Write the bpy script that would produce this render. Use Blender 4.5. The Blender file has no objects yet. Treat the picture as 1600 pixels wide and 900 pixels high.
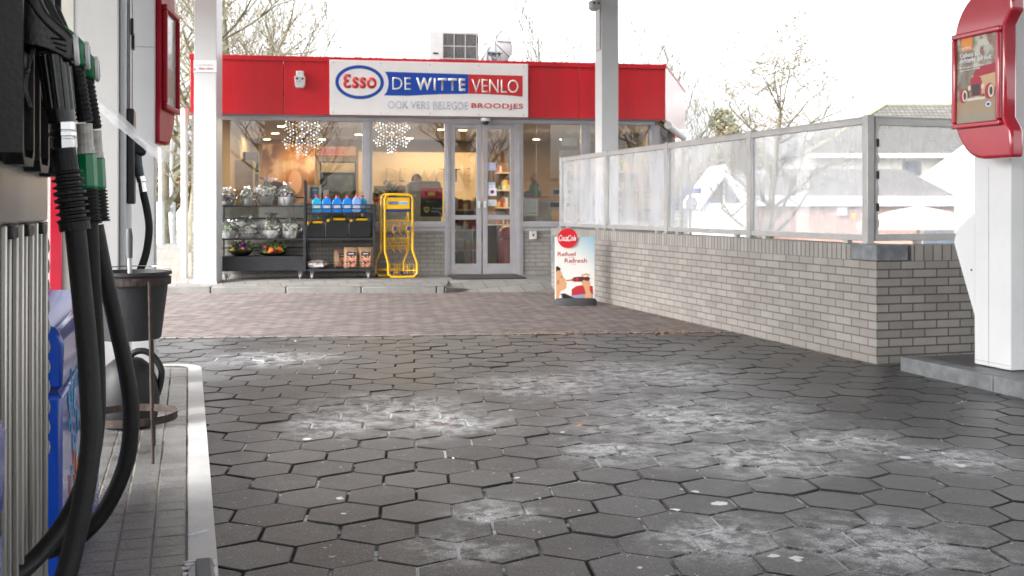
import bpy, bmesh, math, random
from mathutils import Vector, Matrix, Euler
from mathutils import noise as mnoise
R = math.radians
random.seed(11)
scene = bpy.context.scene
COL = scene.collection

# ------------------------------------------------------------------ camera, sky, sun, exposure
FPX, HZ, EYE = 1680.0, 325.0, 1.13
YAW = math.atan(506/FPX); sa, ca = math.sin(YAW), math.cos(YAW)
cam_d = bpy.data.cameras.new('camera'); cam = bpy.data.objects.new('camera', cam_d); COL.objects.link(cam)
cam.location = (0, 0, EYE); cam.rotation_euler = (R(90), 0, -YAW)
cam_d.sensor_width = 36; cam_d.lens = 36*FPX/1600; cam_d.shift_y = -125/1600
cam_d.clip_start = 0.05; cam_d.clip_end = 2000
cam_d.dof.use_dof = True; cam_d.dof.focus_distance = 3.4; cam_d.dof.aperture_fstop = 9.0
scene.camera = cam

SUN_EL, SUN_AZ = 34, -108          # degrees; azimuth measured from +Y towards +X (negative: from the left)
w = bpy.data.worlds.new("World"); scene.world = w; w.use_nodes = True
nt = w.node_tree; nt.nodes.clear()
out = nt.nodes.new('ShaderNodeOutputWorld'); bg = nt.nodes.new('ShaderNodeBackground')
sky = nt.nodes.new('ShaderNodeTexSky'); sky.sky_type = 'NISHITA'; sky.sun_disc = False
sky.sun_elevation = R(SUN_EL); sky.sun_rotation = R(SUN_AZ); sky.air_density = 1.0; sky.dust_density = 5.0; sky.ozone_density = 1.0
hs = nt.nodes.new('ShaderNodeHueSaturation'); hs.inputs['Saturation'].default_value = 0.10; hs.inputs['Value'].default_value = 1.35
nt.links.new(sky.outputs[0], hs.inputs['Color']); nt.links.new(hs.outputs[0], bg.inputs['Color'])
bg.inputs['Strength'].default_value = 0.15
nt.links.new(bg.outputs[0], out.inputs['Surface'])
sd = bpy.data.lights.new('sun', 'SUN'); so = bpy.data.objects.new('sun', sd); COL.objects.link(so)
sd.energy = 0.5; sd.angle = R(14); sd.color = (1.0, 0.97, 0.93)
dirv = Vector((math.sin(R(SUN_AZ))*math.cos(R(SUN_EL)), math.cos(R(SUN_AZ))*math.cos(R(SUN_EL)), math.sin(R(SUN_EL))))
so.rotation_euler = dirv.to_track_quat('Z', 'Y').to_euler(); so.location = (-20, 20, 30)
vs = scene.view_settings
vs.view_transform = 'Standard'; vs.look = 'None'; vs.gamma = 1; vs.exposure = 1.78; vs.use_curve_mapping = False

# ------------------------------------------------------------------ measuring helpers (photo pixel -> place in the world)
def ray(px):
    t = (px-800)/FPX
    return (sa+t*ca, ca-t*sa)
def CP(px, d):
    r = ray(px); return (r[0]*d, r[1]*d)
def zat(py, d): return EYE+(HZ-py)*d/FPX
def G(px, py, z=0.0):
    d = FPX*(EYE-z)/(py-HZ); x, y = CP(px, d); return (x, y, z)
def PXp(px, py, X):
    d = X/ray(px)[0]; return (X, ray(px)[1]*d, zat(py, d))
def PYp(px, py, Y):
    d = Y/ray(px)[1]; return (ray(px)[0]*d, Y, zat(py, d))
SROT = -YAW+math.atan(0.167)
ex = Vector((math.cos(SROT), math.sin(SROT))); ey = Vector((-math.sin(SROT), math.cos(SROT)))
SO = Vector(CP(343, 15.3))
def S(px, py, yl):
    r = Vector(ray(px)); d = (yl+SO.dot(ey))/r.dot(ey); P = r*d
    return ((P-SO).dot(ex), yl, zat(py, d))
def SW(x, y, z=0.0):
    P = SO+ex*x+ey*y; return (P.x, P.y, z)

# ------------------------------------------------------------------ materials
MATS = {}
def newmat(name):
    m = bpy.data.materials.new(name); m.use_nodes = True
    n = m.node_tree; n.nodes.clear()
    o = n.nodes.new('ShaderNodeOutputMaterial')
    return m, n, o
def N(n, t, **kw):
    nd = n.nodes.new(t)
    for k, v in kw.items():
        if k.startswith('i_'): nd.inputs[k[2:].replace('_', ' ')].default_value = v
        else: setattr(nd, k, v)
    return nd
def coords(n, scale=(1, 1, 1), rot=(0, 0, 0), loc=(0, 0, 0)):
    t = N(n, 'ShaderNodeTexCoord'); mp = N(n, 'ShaderNodeMapping')
    mp.inputs['Scale'].default_value = scale; mp.inputs['Rotation'].default_value = rot; mp.inputs['Location'].default_value = loc
    n.links.new(t.outputs['Object'], mp.inputs[0]); return mp.outputs[0]
def math_(n, op, a, b=None, c=None, clamp=False):
    nd = N(n, 'ShaderNodeMath', operation=op); nd.use_clamp = clamp
    for i, v in enumerate((a, b, c)):
        if v is None: continue
        if isinstance(v, (int, float)): nd.inputs[i].default_value = v
        else: n.links.new(v, nd.inputs[i])
    return nd.outputs[0]
def mixc(n, f, a, b):
    nd = N(n, 'ShaderNodeMix', data_type='RGBA')
    for s, v in (('Factor', f), ('A', a), ('B', b)):
        sock = nd.inputs[0] if s == 'Factor' else nd.inputs[6 if s == 'A' else 7]
        if isinstance(v, (int, float)): sock.default_value = v
        elif isinstance(v, tuple): sock.default_value = v if len(v) == 4 else v+(1,)
        else: n.links.new(v, sock)
    return nd.outputs[2]
def ramp(n, f, p0, p1):
    nd = N(n, 'ShaderNodeMapRange'); nd.interpolation_type = 'SMOOTHSTEP'
    nd.inputs[1].default_value = p0; nd.inputs[2].default_value = p1
    n.links.new(f, nd.inputs[0]); return nd.outputs[0]
def mat(name, col, rough=.5, metal=0., var=.12, scale=6., bump=0., bscale=120., coat=0., dirt=0., dcol=(.12, .11, .1), emit=None, es=0., spec=.5, streak=False):
    if name in MATS: return MATS[name]
    m, n, o = newmat(name); p = N(n, 'ShaderNodeBsdfPrincipled')
    n.links.new(p.outputs[0], o.inputs[0])
    v = coords(n, (1, 1, .18) if streak else (1, 1, 1))
    nz = N(n, 'ShaderNodeTexNoise'); nz.inputs['Scale'].default_value = scale; nz.inputs['Detail'].default_value = 5; n.links.new(v, nz.inputs['Vector'])
    lo = tuple(c*(1-var) for c in col); hi = tuple(min(1, c*(1+var)) for c in col)
    c = mixc(n, ramp(n, nz.outputs[0], .3, .7), lo, hi)
    if dirt > 0:
        n2 = N(n, 'ShaderNodeTexNoise'); n2.inputs['Scale'].default_value = scale*2.7; n2.inputs['Detail'].default_value = 8; n2.inputs['Roughness'].default_value = .7
        n.links.new(v, n2.inputs['Vector'])
        c = mixc(n, math_(n, 'MULTIPLY', ramp(n, n2.outputs[0], .5, .75), dirt), c, dcol)
    n.links.new(c, p.inputs['Base Color'])
    r = N(n, 'ShaderNodeMapRange'); r.inputs[3].default_value = max(0.02, rough*.82); r.inputs[4].default_value = min(1, rough*1.2)
    n.links.new(nz.outputs[0], r.inputs[0]); n.links.new(r.outputs[0], p.inputs['Roughness'])
    p.inputs['Metallic'].default_value = metal; p.inputs['Coat Weight'].default_value = coat; p.inputs['Specular IOR Level'].default_value = spec
    p.inputs['Coat Roughness'].default_value = .06
    if emit: p.inputs['Emission Color'].default_value = emit+(1,); p.inputs['Emission Strength'].default_value = es
    if bump > 0:
        n3 = N(n, 'ShaderNodeTexNoise'); n3.inputs['Scale'].default_value = bscale; n3.inputs['Detail'].default_value = 3; n.links.new(v, n3.inputs['Vector'])
        b = N(n, 'ShaderNodeBump'); b.inputs['Strength'].default_value = bump; b.inputs['Distance'].default_value = .004
        n.links.new(n3.outputs[0], b.inputs['Height']); n.links.new(b.outputs[0], p.inputs['Normal'])
    MATS[name] = m; return m
def glass(name, tint=(1, 1, 1), refl=1.0, milk=0., milkcol=(.9, .92, .95), rough=0.0, streaks=0.):
    if name in MATS: return MATS[name]
    m, n, o = newmat(name)
    tr = N(n, 'ShaderNodeBsdfTransparent'); tr.inputs[0].default_value = tint+(1,)
    gl = N(n, 'ShaderNodeBsdfGlossy'); gl.inputs['Roughness'].default_value = rough; gl.inputs[0].default_value = (1, 1, 1, 1)
    fr = N(n, 'ShaderNodeFresnel'); fr.inputs[0].default_value = 1.5
    f = math_(n, 'MULTIPLY', fr.outputs[0], refl, clamp=True)
    base = tr.outputs[0]
    if milk > 0:
        df = N(n, 'ShaderNodeBsdfDiffuse'); df.inputs[0].default_value = milkcol+(1,)
        tl = N(n, 'ShaderNodeBsdfTranslucent'); tl.inputs[0].default_value = milkcol+(1,)
        m1 = N(n, 'ShaderNodeMixShader'); m1.inputs[0].default_value = .5
        n.links.new(df.outputs[0], m1.inputs[1]); n.links.new(tl.outputs[0], m1.inputs[2])
        m2 = N(n, 'ShaderNodeMixShader')
        if streaks:
            v = coords(n, (3, 3, .8)); nz = N(n, 'ShaderNodeTexNoise'); nz.inputs['Scale'].default_value = 2.2; nz.inputs['Detail'].default_value = 7
            n.links.new(v, nz.inputs['Vector'])
            mf = math_(n, 'MULTIPLY_ADD', ramp(n, nz.outputs[0], .3, .7), streaks, milk-streaks/2)
            n.links.new(mf, m2.inputs[0])
        else: m2.inputs[0].default_value = milk
        n.links.new(tr.outputs[0], m2.inputs[1]); n.links.new(m1.outputs[0], m2.inputs[2]); base = m2.outputs[0]
    mx = N(n, 'ShaderNodeMixShader'); n.links.new(f, mx.inputs[0]); n.links.new(base, mx.inputs[1]); n.links.new(gl.outputs[0], mx.inputs[2])
    n.links.new(mx.outputs[0], o.inputs[0]); MATS[name] = m; return m
def emat(name, col, s):
    if name in MATS: return MATS[name]
    m, n, o = newmat(name); e = N(n, 'ShaderNodeEmission'); e.inputs[0].default_value = col+(1,); e.inputs[1].default_value = s
    n.links.new(e.outputs[0], o.inputs[0]); MATS[name] = m; return m
def brickmat(name, axis, c1, c2, mortar, bw=.205, bh=.0622, gap=.011, off=.5, rough=.8, shift=(0, 0), var=.25):
    m, n, o = newmat(name); p = N(n, 'ShaderNodeBsdfPrincipled'); n.links.new(p.outputs[0], o.inputs[0])
    t = N(n, 'ShaderNodeTexCoord'); sp = N(n, 'ShaderNodeSeparateXYZ'); n.links.new(t.outputs['Object'], sp.inputs[0])
    cb = N(n, 'ShaderNodeCombineXYZ')
    n.links.new(math_(n, 'ADD', sp.outputs[axis[0]], shift[0]), cb.inputs[0]); n.links.new(math_(n, 'ADD', sp.outputs[axis[1]], shift[1]), cb.inputs[1])
    b = N(n, 'ShaderNodeTexBrick'); b.offset = off; b.squash = 1
    b.inputs['Color1'].default_value = c1+(1,); b.inputs['Color2'].default_value = c2+(1,); b.inputs['Mortar'].default_value = mortar+(1,)
    b.inputs['Scale'].default_value = 1; b.inputs['Mortar Size'].default_value = gap/2; b.inputs['Mortar Smooth'].default_value = .15
    b.inputs['Brick Width'].default_value = bw; b.inputs['Row Height'].default_value = bh; b.inputs['Bias'].default_value = 0
    n.links.new(cb.outputs[0], b.inputs['Vector'])
    nz = N(n, 'ShaderNodeTexNoise'); nz.inputs['Scale'].default_value = 3; nz.inputs['Detail'].default_value = 8; nz.inputs['Roughness'].default_value = .65
    n.links.new(t.outputs['Object'], nz.inputs['Vector'])
    n4 = N(n, 'ShaderNodeTexNoise'); n4.inputs['Scale'].default_value = 90; n4.inputs['Detail'].default_value = 3; n.links.new(t.outputs['Object'], n4.inputs['Vector'])
    k = math_(n, 'MULTIPLY_ADD', nz.outputs[0], var*2, 1-var); k = math_(n, 'MULTIPLY', k, math_(n, 'MULTIPLY_ADD', n4.outputs[0], .3, .85))
    vm = N(n, 'ShaderNodeVectorMath', operation='SCALE'); n.links.new(b.outputs[0], vm.inputs[0]); n.links.new(k, vm.inputs['Scale'])
    n.links.new(vm.outputs[0], p.inputs['Base Color']); p.inputs['Roughness'].default_value = rough
    bp = N(n, 'ShaderNodeBump'); bp.inputs['Strength'].default_value = .8; bp.inputs['Distance'].default_value = .006; bp.invert = True
    hh = math_(n, 'ADD', b.outputs['Fac'], math_(n, 'MULTIPLY', n4.outputs[0], -.25))
    n.links.new(hh, bp.inputs['Height']); n.links.new(bp.outputs[0], p.inputs['Normal'])
    MATS[name] = m; return m

M_white = mat('white_paint', (.66, .67, .68), .35, var=.03, scale=3, dirt=.18, dcol=(.5, .5, .48))
M_red = mat('red_panel', (.56, .011, .02), .33, var=.13, scale=1.6, coat=.25, streak=True, dirt=.3, dcol=(.30, .02, .025))
M_redgloss = mat('red_gloss', (.42, .006, .025), .18, var=.05, coat=.9)
M_frame = mat('aluminium_frame', (.42, .41, .43), .42, .35, var=.06)
M_rail = mat('rail_aluminium', (.47, .465, .46), .4, .4, var=.08, dirt=.3, dcol=(.3, .3, .28))
M_steel = mat('brushed_steel', (.52, .50, .47), .3, .85, var=.1, scale=3, streak=True)
M_steel2 = mat('dull_steel', (.62, .61, .60), .45, .55, var=.06, scale=2, streak=True, dirt=.25, dcol=(.38, .37, .36))
M_chrome = mat('chrome', (.55, .55, .56), .16, 1., var=.06)
M_black = mat('black_plastic', (.007, .008, .009), .36, var=.2, bump=.15)
M_nblack = mat('nozzle_black', (.006, .0065, .007), .24, var=.3, scale=12, bump=.1, dirt=.3, dcol=(.03, .03, .03))
M_rubber = mat('hose_rubber', (.006, .0065, .007), .48, var=.25, scale=20, bump=.3, bscale=260, dirt=.45, dcol=(.028, .026, .024), spec=.35)
M_blackmetal = mat('black_metal', (.018, .02, .025), .5, var=.2, bump=.1)
M_green = mat('green_plastic', (.0, .21, .075), .3, var=.1, coat=.3)
M_blue = mat('blue_plastic', (.004, .05, .36), .22, var=.06, coat=.5)
M_concrete = mat('concrete', (.17, .166, .158), .7, var=.15, scale=5, bump=.4, dirt=.5, dcol=(.14, .135, .12))
M_kerbw = mat('kerb_painted', (.55, .55, .545), .36, var=.1, scale=5, bump=.2, dirt=.4, dcol=(.3, .3, .28))
M_blue_stone = mat('bluestone', (.17, .182, .195), .6, var=.3, scale=9, dirt=.4, dcol=(.3, .3, .3))
M_yellow = mat('yellow_paint', (.74, .42, .006), .35, var=.05)
M_navy = mat('navy_panel', (.01, .04, .2), .4)
M_rust = mat('rusty_iron', (.05, .034, .028), .7, .3, var=.4, scale=30, bump=.4)
M_wood = mat('wood', (.36, .22, .12), .6, var=.3)
M_glass = glass('shop_glass', (.92, .92, .90), 2.2)
M_screen = glass('screen_glass', (1, 1, 1), .25, milk=.29, milkcol=(.93, .95, .98), streaks=.12)
M_cream = mat('cream_wall', (.66, .52, .34), .7, var=.05)
M_grass = mat('grass', (.09, .13, .03), .9, var=.4, scale=20)

# ------------------------------------------------------------------ mesh helpers
class MB:
    def __init__(s): s.v = []; s.f = []; s.mi = []; s.tone = []; s.cm = 0; s.ct = .5
    def add(s, vs, fs):
        b = len(s.v); s.v += [tuple(q) for q in vs]
        for f in fs: s.f.append(tuple(b+i for i in f)); s.mi.append(s.cm); s.tone.append(s.ct)
        return s
    def box(s, x0, x1, y0, y1, z0, z1, M=None):
        vs = [Vector(p) for p in ((x0, y0, z0), (x1, y0, z0), (x1, y1, z0), (x0, y1, z0), (x0, y0, z1), (x1, y0, z1), (x1, y1, z1), (x0, y1, z1))]
        if M: vs = [M @ p for p in vs]
        return s.add(vs, ((0, 3, 2, 1), (4, 5, 6, 7), (0, 1, 5, 4), (1, 2, 6, 5), (2, 3, 7, 6), (3, 0, 4, 7)))
    def tube(s, pts, r, n=8, cap=True, flat=None):
        pts = [Vector(p) for p in pts]; rs = r if isinstance(r, (list, tuple)) else [r]*len(pts)
        vs = []; prev = None
        for i, p in enumerate(pts):
            a = pts[max(0, i-1)]; b = pts[min(len(pts)-1, i+1)]; t = (b-a)
            if t.length < 1e-9: t = Vector((0, 0, 1))
            t.normalize()
            if prev is None:
                u = t.cross(Vector((0, 0, 1)) if abs(t.z) < .9 else Vector((1, 0, 0))).normalized()
            else:
                u = (prev-t*prev.dot(t)); u = u.normalized() if u.length > 1e-6 else t.orthogonal().normalized()
            prev = u; v = t.cross(u)
            for k in range(n):
                an = 2*math.pi*k/n; vs.append(p+(u*math.cos(an)+v*math.sin(an))*rs[i])
        fs = []
        for i in range(len(pts)-1):
            for k in range(n):
                fs.append((i*n+k, i*n+(k+1) % n, (i+1)*n+(k+1) % n, (i+1)*n+k))
        if cap: fs.append(tuple(range(n-1, -1, -1))); fs.append(tuple((len(pts)-1)*n+k for k in range(n)))
        return s.add(vs, fs)
    def lathe(s, prof, c=(0, 0, 0), n=20, cap=True, M=None):
        vs = []
        for r, z in prof:
            for k in range(n):
                an = 2*math.pi*k/n; p = Vector((r*math.cos(an), r*math.sin(an), z))
                if M: p = M @ p
                vs.append(p+Vector(c))
        fs = []
        for i in range(len(prof)-1):
            for k in range(n): fs.append((i*n+k, i*n+(k+1) % n, (i+1)*n+(k+1) % n, (i+1)*n+k))
        if cap: fs.append(tuple(range(n-1, -1, -1))); fs.append(tuple((len(prof)-1)*n+k for k in range(n)))
        return s.add(vs, fs)
    def prism(s, poly, axis, a, b):
        # poly: 2D points; axis 'x' -> (y,z), 'y' -> (x,z), 'z' -> (x,y)
        def P(p, q): return {'x': (q, p[0], p[1]), 'y': (p[0], q, p[1]), 'z': (p[0], p[1], q)}[axis]
        n = len(poly); vs = [P(p, a) for p in poly]+[P(p, b) for p in poly]
        fs = [tuple(range(n-1, -1, -1)), tuple(range(n, 2*n))]+[(i, (i+1) % n, n+(i+1) % n, n+i) for i in range(n)]
        return s.add(vs, fs)
    def ball(s, c, r, n=12, m=8, sc=(1, 1, 1), jit=0):
        prof = []
        vs = []; 
        for i in range(m+1):
            th = math.pi*i/m
            for k in range(n):
                an = 2*math.pi*k/n; j = 1+random.uniform(-jit, jit)
                vs.append((c[0]+r*sc[0]*math.sin(th)*math.cos(an)*j, c[1]+r*sc[1]*math.sin(th)*math.sin(an)*j, c[2]+r*sc[2]*math.cos(th)*j))
        fs = [(i*n+k, (i+1)*n+k, (i+1)*n+(k+1) % n, i*n+(k+1) % n) for i in range(m) for k in range(n)]
        return s.add(vs, fs)
    def build(s, name, mats, parent=None, smooth=False, bevel=0, seg=2, loc=None, rot=None, fixn=True):
        me = bpy.data.meshes.new(name); me.from_pydata(s.v, [], s.f)
        for m in (mats if isinstance(mats, (list, tuple)) else [mats]): me.materials.append(m)
        me.polygons.foreach_set('material_index', s.mi)
        if any(t != .5 for t in s.tone):
            at = me.attributes.new('tone', 'FLOAT', 'FACE'); at.data.foreach_set('value', s.tone)
        if fixn:
            bm = bmesh.new(); bm.from_mesh(me); bmesh.ops.recalc_face_normals(bm, faces=bm.faces); bm.to_mesh(me); bm.free()
        if smooth:
            me.polygons.foreach_set('use_smooth', [True]*len(me.polygons))
            try: me.set_sharp_from_angle(angle=R(40))
            except Exception: pass
        o = bpy.data.objects.new(name, me); COL.objects.link(o)
        if parent: o.parent = parent
        if loc: o.location = loc
        if rot: o.rotation_euler = rot
        if bevel:
            b = o.modifiers.new('bevel', 'BEVEL'); b.width = bevel; b.segments = seg; b.limit_method = 'ANGLE'; b.angle_limit = R(35)
            me.polygons.foreach_set('use_smooth', [True]*len(me.polygons))
            try: me.set_sharp_from_angle(angle=R(40))
            except Exception: pass
        return o
def thing(name, label, cat, loc=(0, 0, 0), rotz=0, group=None):
    o = bpy.data.objects.new(name, None); COL.objects.link(o); o.empty_display_size = .1
    o.location = loc; o.rotation_euler = (0, 0, rotz); o['label'] = label; o['category'] = cat
    if group: o['group'] = group
    return o
def tag(o, label, cat, group=None):
    o['label'] = label; o['category'] = cat
    if group: o['group'] = group
    return o
def struct(o, kind='structure', label=None):
    o['kind'] = kind
    if label: o['label'] = label
    return o
def dup(root, loc, rotz=None, label=None, scale=None):
    r = root.copy(); COL.objects.link(r); r.location = loc
    if rotz is not None: r.rotation_euler = (0, 0, rotz)
    if label: r['label'] = label
    if scale: r.scale = scale
    for ch in list(root.children):
        c = ch.copy(); COL.objects.link(c); c.parent = r
        for g in list(ch.children):
            d = g.copy(); COL.objects.link(d); d.parent = c
    return r
def text(name, body, m, parent, box, y, bold=0., shear=0., ext=.002, mirror=False, plane='xz', keep=False, spacing=1.0, flip=False):
    """lettering as thin mesh, fitted to box (x0,x1,z0,z1) in the parent's frame; front faces -Y (plane xz) or along x (plane yz)"""
    cu = bpy.data.curves.new('lettering', 'FONT'); cu.body = body; cu.size = 1; cu.offset = bold; cu.shear = shear; cu.extrude = 0; cu.space_character = spacing; cu.resolution_u = 3
    tmp = bpy.data.objects.new('lettering', cu); COL.objects.link(tmp)
    dg = bpy.context.evaluated_depsgraph_get(); me = bpy.data.meshes.new_from_object(tmp.evaluated_get(dg))
    bpy.data.objects.remove(tmp); bpy.data.curves.remove(cu)
    xs = [v.co.x for v in me.vertices]; ys = [v.co.y for v in me.vertices]
    a, b, c, d = min(xs), max(xs), min(ys), max(ys); x0, x1, z0, z1 = box
    for v in me.vertices:
        u = (v.co.x-a)/(b-a); q = (v.co.y-c)/(d-c)
        if mirror: u = 1-u
        X = x0+u*(x1-x0); Z = z0+q*(z1-z0)
        v.co = (X, y, Z) if plane == 'xz' else (y, X, Z)
    me.materials.clear(); me.materials.append(m)
    o = bpy.data.objects.new(name, me); COL.objects.link(o)
    if parent: o.parent = parent
    sol = o.modifiers.new('thick', 'SOLIDIFY'); sol.thickness = ext; sol.offset = 0
    return o
def spline(pts, n=8):
    P = [Vector(p) for p in pts]; P = [P[0]*2-P[1]]+P+[P[-1]*2-P[-2]]; outp = []
    for i in range(1, len(P)-2):
        for k in range(n):
            t = k/n; a, b, c, d = P[i-1], P[i], P[i+1], P[i+2]
            outp.append(.5*((2*b)+(c-a)*t+(2*a-5*b+4*c-d)*t*t+(3*b-a-3*c+d)*t**3))
    outp.append(P[-2]); return outp

# ------------------------------------------------------------------ ground
def ground_h(x, y):
    k = min(1, max(0, (x-9.5)/5)); return -.045-1.9*k*k*(3-2*k)
mb = MB(); n0 = len(mb.v)
xs = [-900, -300, -120, -60, -30, -12, -4, 2, 6, 9.5, 10.5, 11.5, 12.5, 13.5, 14.5, 20, 40, 90, 250, 900]; ys = [-900, -300, -100, -40, -10, 0, 10, 20, 30, 45, 80, 160, 400, 1200]
for y in ys:
    for x in xs: mb.v.append((x, y, ground_h(x, y)))
for j in range(len(ys)-1):
    for i in range(len(xs)-1):
        a = j*len(xs)+i; mb.f.append((a, a+1, a+len(xs)+1, a+len(xs))); mb.mi.append(0); mb.tone.append(.5)
struct(mb.build('ground', mat('asphalt', (.10, .10, .10), .85, var=.2, scale=2, bump=.3, dirt=.3), fixn=False))

# hexagonal pavers
JL = [Vector(G(240, 529)), Vector(G(1060, 520))]          # joint line between hexagons and brick paving
jd = (JL[1]-JL[0]).normalized()
def joint_y(x): return JL[0].y+(x-JL[0].x)*jd.y/jd.x
SALT = ((1090, 655, .95), (1180, 715, .55), (610, 640, .75), (860, 600, .85), (1320, 690, .5), (1010, 585, .9), (700, 660, .5), (560, 660, .5), (1480, 715, .4), (1380, 850, .5), (1130, 840, .35), (720, 860, .25), (760, 800, .25), (960, 700, .4), (420, 560, .6))
def salt_region(n, v, grow=1.0):
    geo = N(n, 'ShaderNodeNewGeometry'); nd = N(n, 'ShaderNodeTexNoise'); nd.inputs['Scale'].default_value = 2.6; nd.inputs['Detail'].default_value = 7; nd.inputs['Roughness'].default_value = .65; n.links.new(v, nd.inputs['Vector'])
    tot = None
    for (px, py, rad) in SALT:
        rad *= grow
        dn = N(n, 'ShaderNodeVectorMath', operation='DISTANCE'); n.links.new(geo.outputs['Position'], dn.inputs[0]); dn.inputs[1].default_value = G(px, py)
        k = ramp(n, math_(n, 'MULTIPLY_ADD', nd.outputs[0], rad*1.6, dn.outputs['Value']), rad*1.75, rad*.7)
        tot = k if tot is None else math_(n, 'MAXIMUM', tot, k)
    return tot
def pavmat(name, cols, spots=True, rough=.55, salt=1.):
    m, n, o = newmat(name); p = N(n, 'ShaderNodeBsdfPrincipled'); n.links.new(p.outputs[0], o.inputs[0])
    v = coords(n); at = N(n, 'ShaderNodeAttribute'); at.attribute_name = 'tone'
    def noise(sc, det=5, ro=.55, off=0):
        q = N(n, 'ShaderNodeTexNoise'); q.inputs['Scale'].default_value = sc; q.inputs['Detail'].default_value = det; q.inputs['Roughness'].default_value = ro
        if off:
            a = N(n, 'ShaderNodeVectorMath', operation='ADD'); a.inputs[1].default_value = (off, off*.7, off*.3); n.links.new(v, a.inputs[0]); n.links.new(a.outputs[0], q.inputs['Vector'])
        else: n.links.new(v, q.inputs['Vector'])
        return q.outputs[0]
    c = mixc(n, math_(n, 'MAXIMUM', at.outputs['Fac'], 0.0), cols[0], cols[1])
    big = noise(.9, 6, .6); grit = noise(140, 3, .7); mid = noise(9, 6, .65, 3)
    c = mixc(n, math_(n, 'MULTIPLY', ramp(n, mid, .35, .7), .45), c, cols[2])
    c = mixc(n, math_(n, 'MULTIPLY', ramp(n, grit, .59, .68), .8), c, (.40, .40, .40))
    c = mixc(n, math_(n, 'MULTIPLY', ramp(n, grit, .42, .3), .55), c, (.02, .02, .02))
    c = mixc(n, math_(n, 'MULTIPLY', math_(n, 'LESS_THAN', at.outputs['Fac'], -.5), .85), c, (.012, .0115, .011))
    sp_ = noise(62, 4, .8, 5); c = mixc(n, math_(n, 'MULTIPLY', ramp(n, sp_, .60, .70), .55), c, (.24, .24, .24)); c = mixc(n, math_(n, 'MULTIPLY', ramp(n, sp_, .42, .32), .6), c, (.018, .018, .018))
    if spots:
        s1 = math_(n, 'MULTIPLY', salt_region(n, v, 1.15), ramp(n, noise(11, 10, .76, 7), .42, .58))
        s2 = math_(n, 'MULTIPLY', s1, math_(n, 'MULTIPLY_ADD', ramp(n, grit, .33, .62), .75, .25))
        c = mixc(n, math_(n, 'MULTIPLY', s2, .95*salt), c, (.60, .615, .64))
        fl = noise(26, 3, .6, 11)
        s3 = math_(n, 'MULTIPLY', ramp(n, fl, .69, .72), ramp(n, big, .42, .55))
        c = mixc(n, math_(n, 'MULTIPLY', s3, .8*salt), c, (.7, .7, .7))
        geo = N(n, 'ShaderNodeNewGeometry')
        nd = N(n, 'ShaderNodeTexNoise'); nd.inputs['Scale'].default_value = 22; nd.inputs['Detail'].default_value = 5; n.links.new(v, nd.inputs['Vector'])
        tot = None
        for (px, py, rad) in ((1126, 786, .038), (1240, 872, .028), (1210, 868, .028), (806, 746, .018), (530, 778, .024), (1418, 716, .035), (1056, 796, .020), (1088, 768, .018), (1068, 764, .014), (798, 640, .02), (1500, 726, .035), (480, 686, .032), (538, 802, .018), (880, 676, .02), (1245, 870, .02), (1000, 888, .02), (905, 798, .012)):
            dn = N(n, 'ShaderNodeVectorMath', operation='DISTANCE'); n.links.new(geo.outputs['Position'], dn.inputs[0]); dn.inputs[1].default_value = G(px, py)
            dd = math_(n, 'MULTIPLY_ADD', nd.outputs[0], rad*3.4, dn.outputs['Value'])
            k = ramp(n, dd, rad*2.55, rad*2.2)
            tot = k if tot is None else math_(n, 'MAXIMUM', tot, k)
        c = mixc(n, math_(n, 'MULTIPLY', tot, .92), c, (.78, .79, .79))
    n.links.new(c, p.inputs['Base Color'])
    rr = N(n, 'ShaderNodeMapRange'); rr.inputs[3].default_value = rough*.72; rr.inputs[4].default_value = min(1, rough*1.4); n.links.new(big, rr.inputs[0]); n.links.new(rr.outputs[0], p.inputs['Roughness'])
    b = N(n, 'ShaderNodeBump'); b.inputs['Strength'].default_value = .55; b.inputs['Distance'].default_value = .003
    n.links.new(math_(n, 'ADD', grit, math_(n, 'MULTIPLY', mid, 1.5)), b.inputs['Height']); n.links.new(b.outputs[0], p.inputs['Normal'])
    MATS[name] = m; return m
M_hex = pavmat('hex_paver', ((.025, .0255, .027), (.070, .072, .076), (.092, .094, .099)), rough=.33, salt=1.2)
def jointmat(name, dark, light, lo=.5, hi=.6, sc=2.2, salt=False):
    m, n, o = newmat(name); p = N(n, 'ShaderNodeBsdfPrincipled'); n.links.new(p.outputs[0], o.inputs[0]); v = coords(n)
    q = N(n, 'ShaderNodeTexNoise'); q.inputs['Scale'].default_value = sc; q.inputs['Detail'].default_value = 9; q.inputs['Roughness'].default_value = .7; n.links.new(v, q.inputs['Vector'])
    fj = ramp(n, q.outputs[0], lo, hi)
    if salt: fj = math_(n, 'MAXIMUM', math_(n, 'MULTIPLY', fj, .8), salt_region(n, v, 1.5))
    n.links.new(mixc(n, fj, dark, light), p.inputs['Base Color']); p.inputs['Roughness'].default_value = .9; MATS[name] = m; return m
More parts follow.
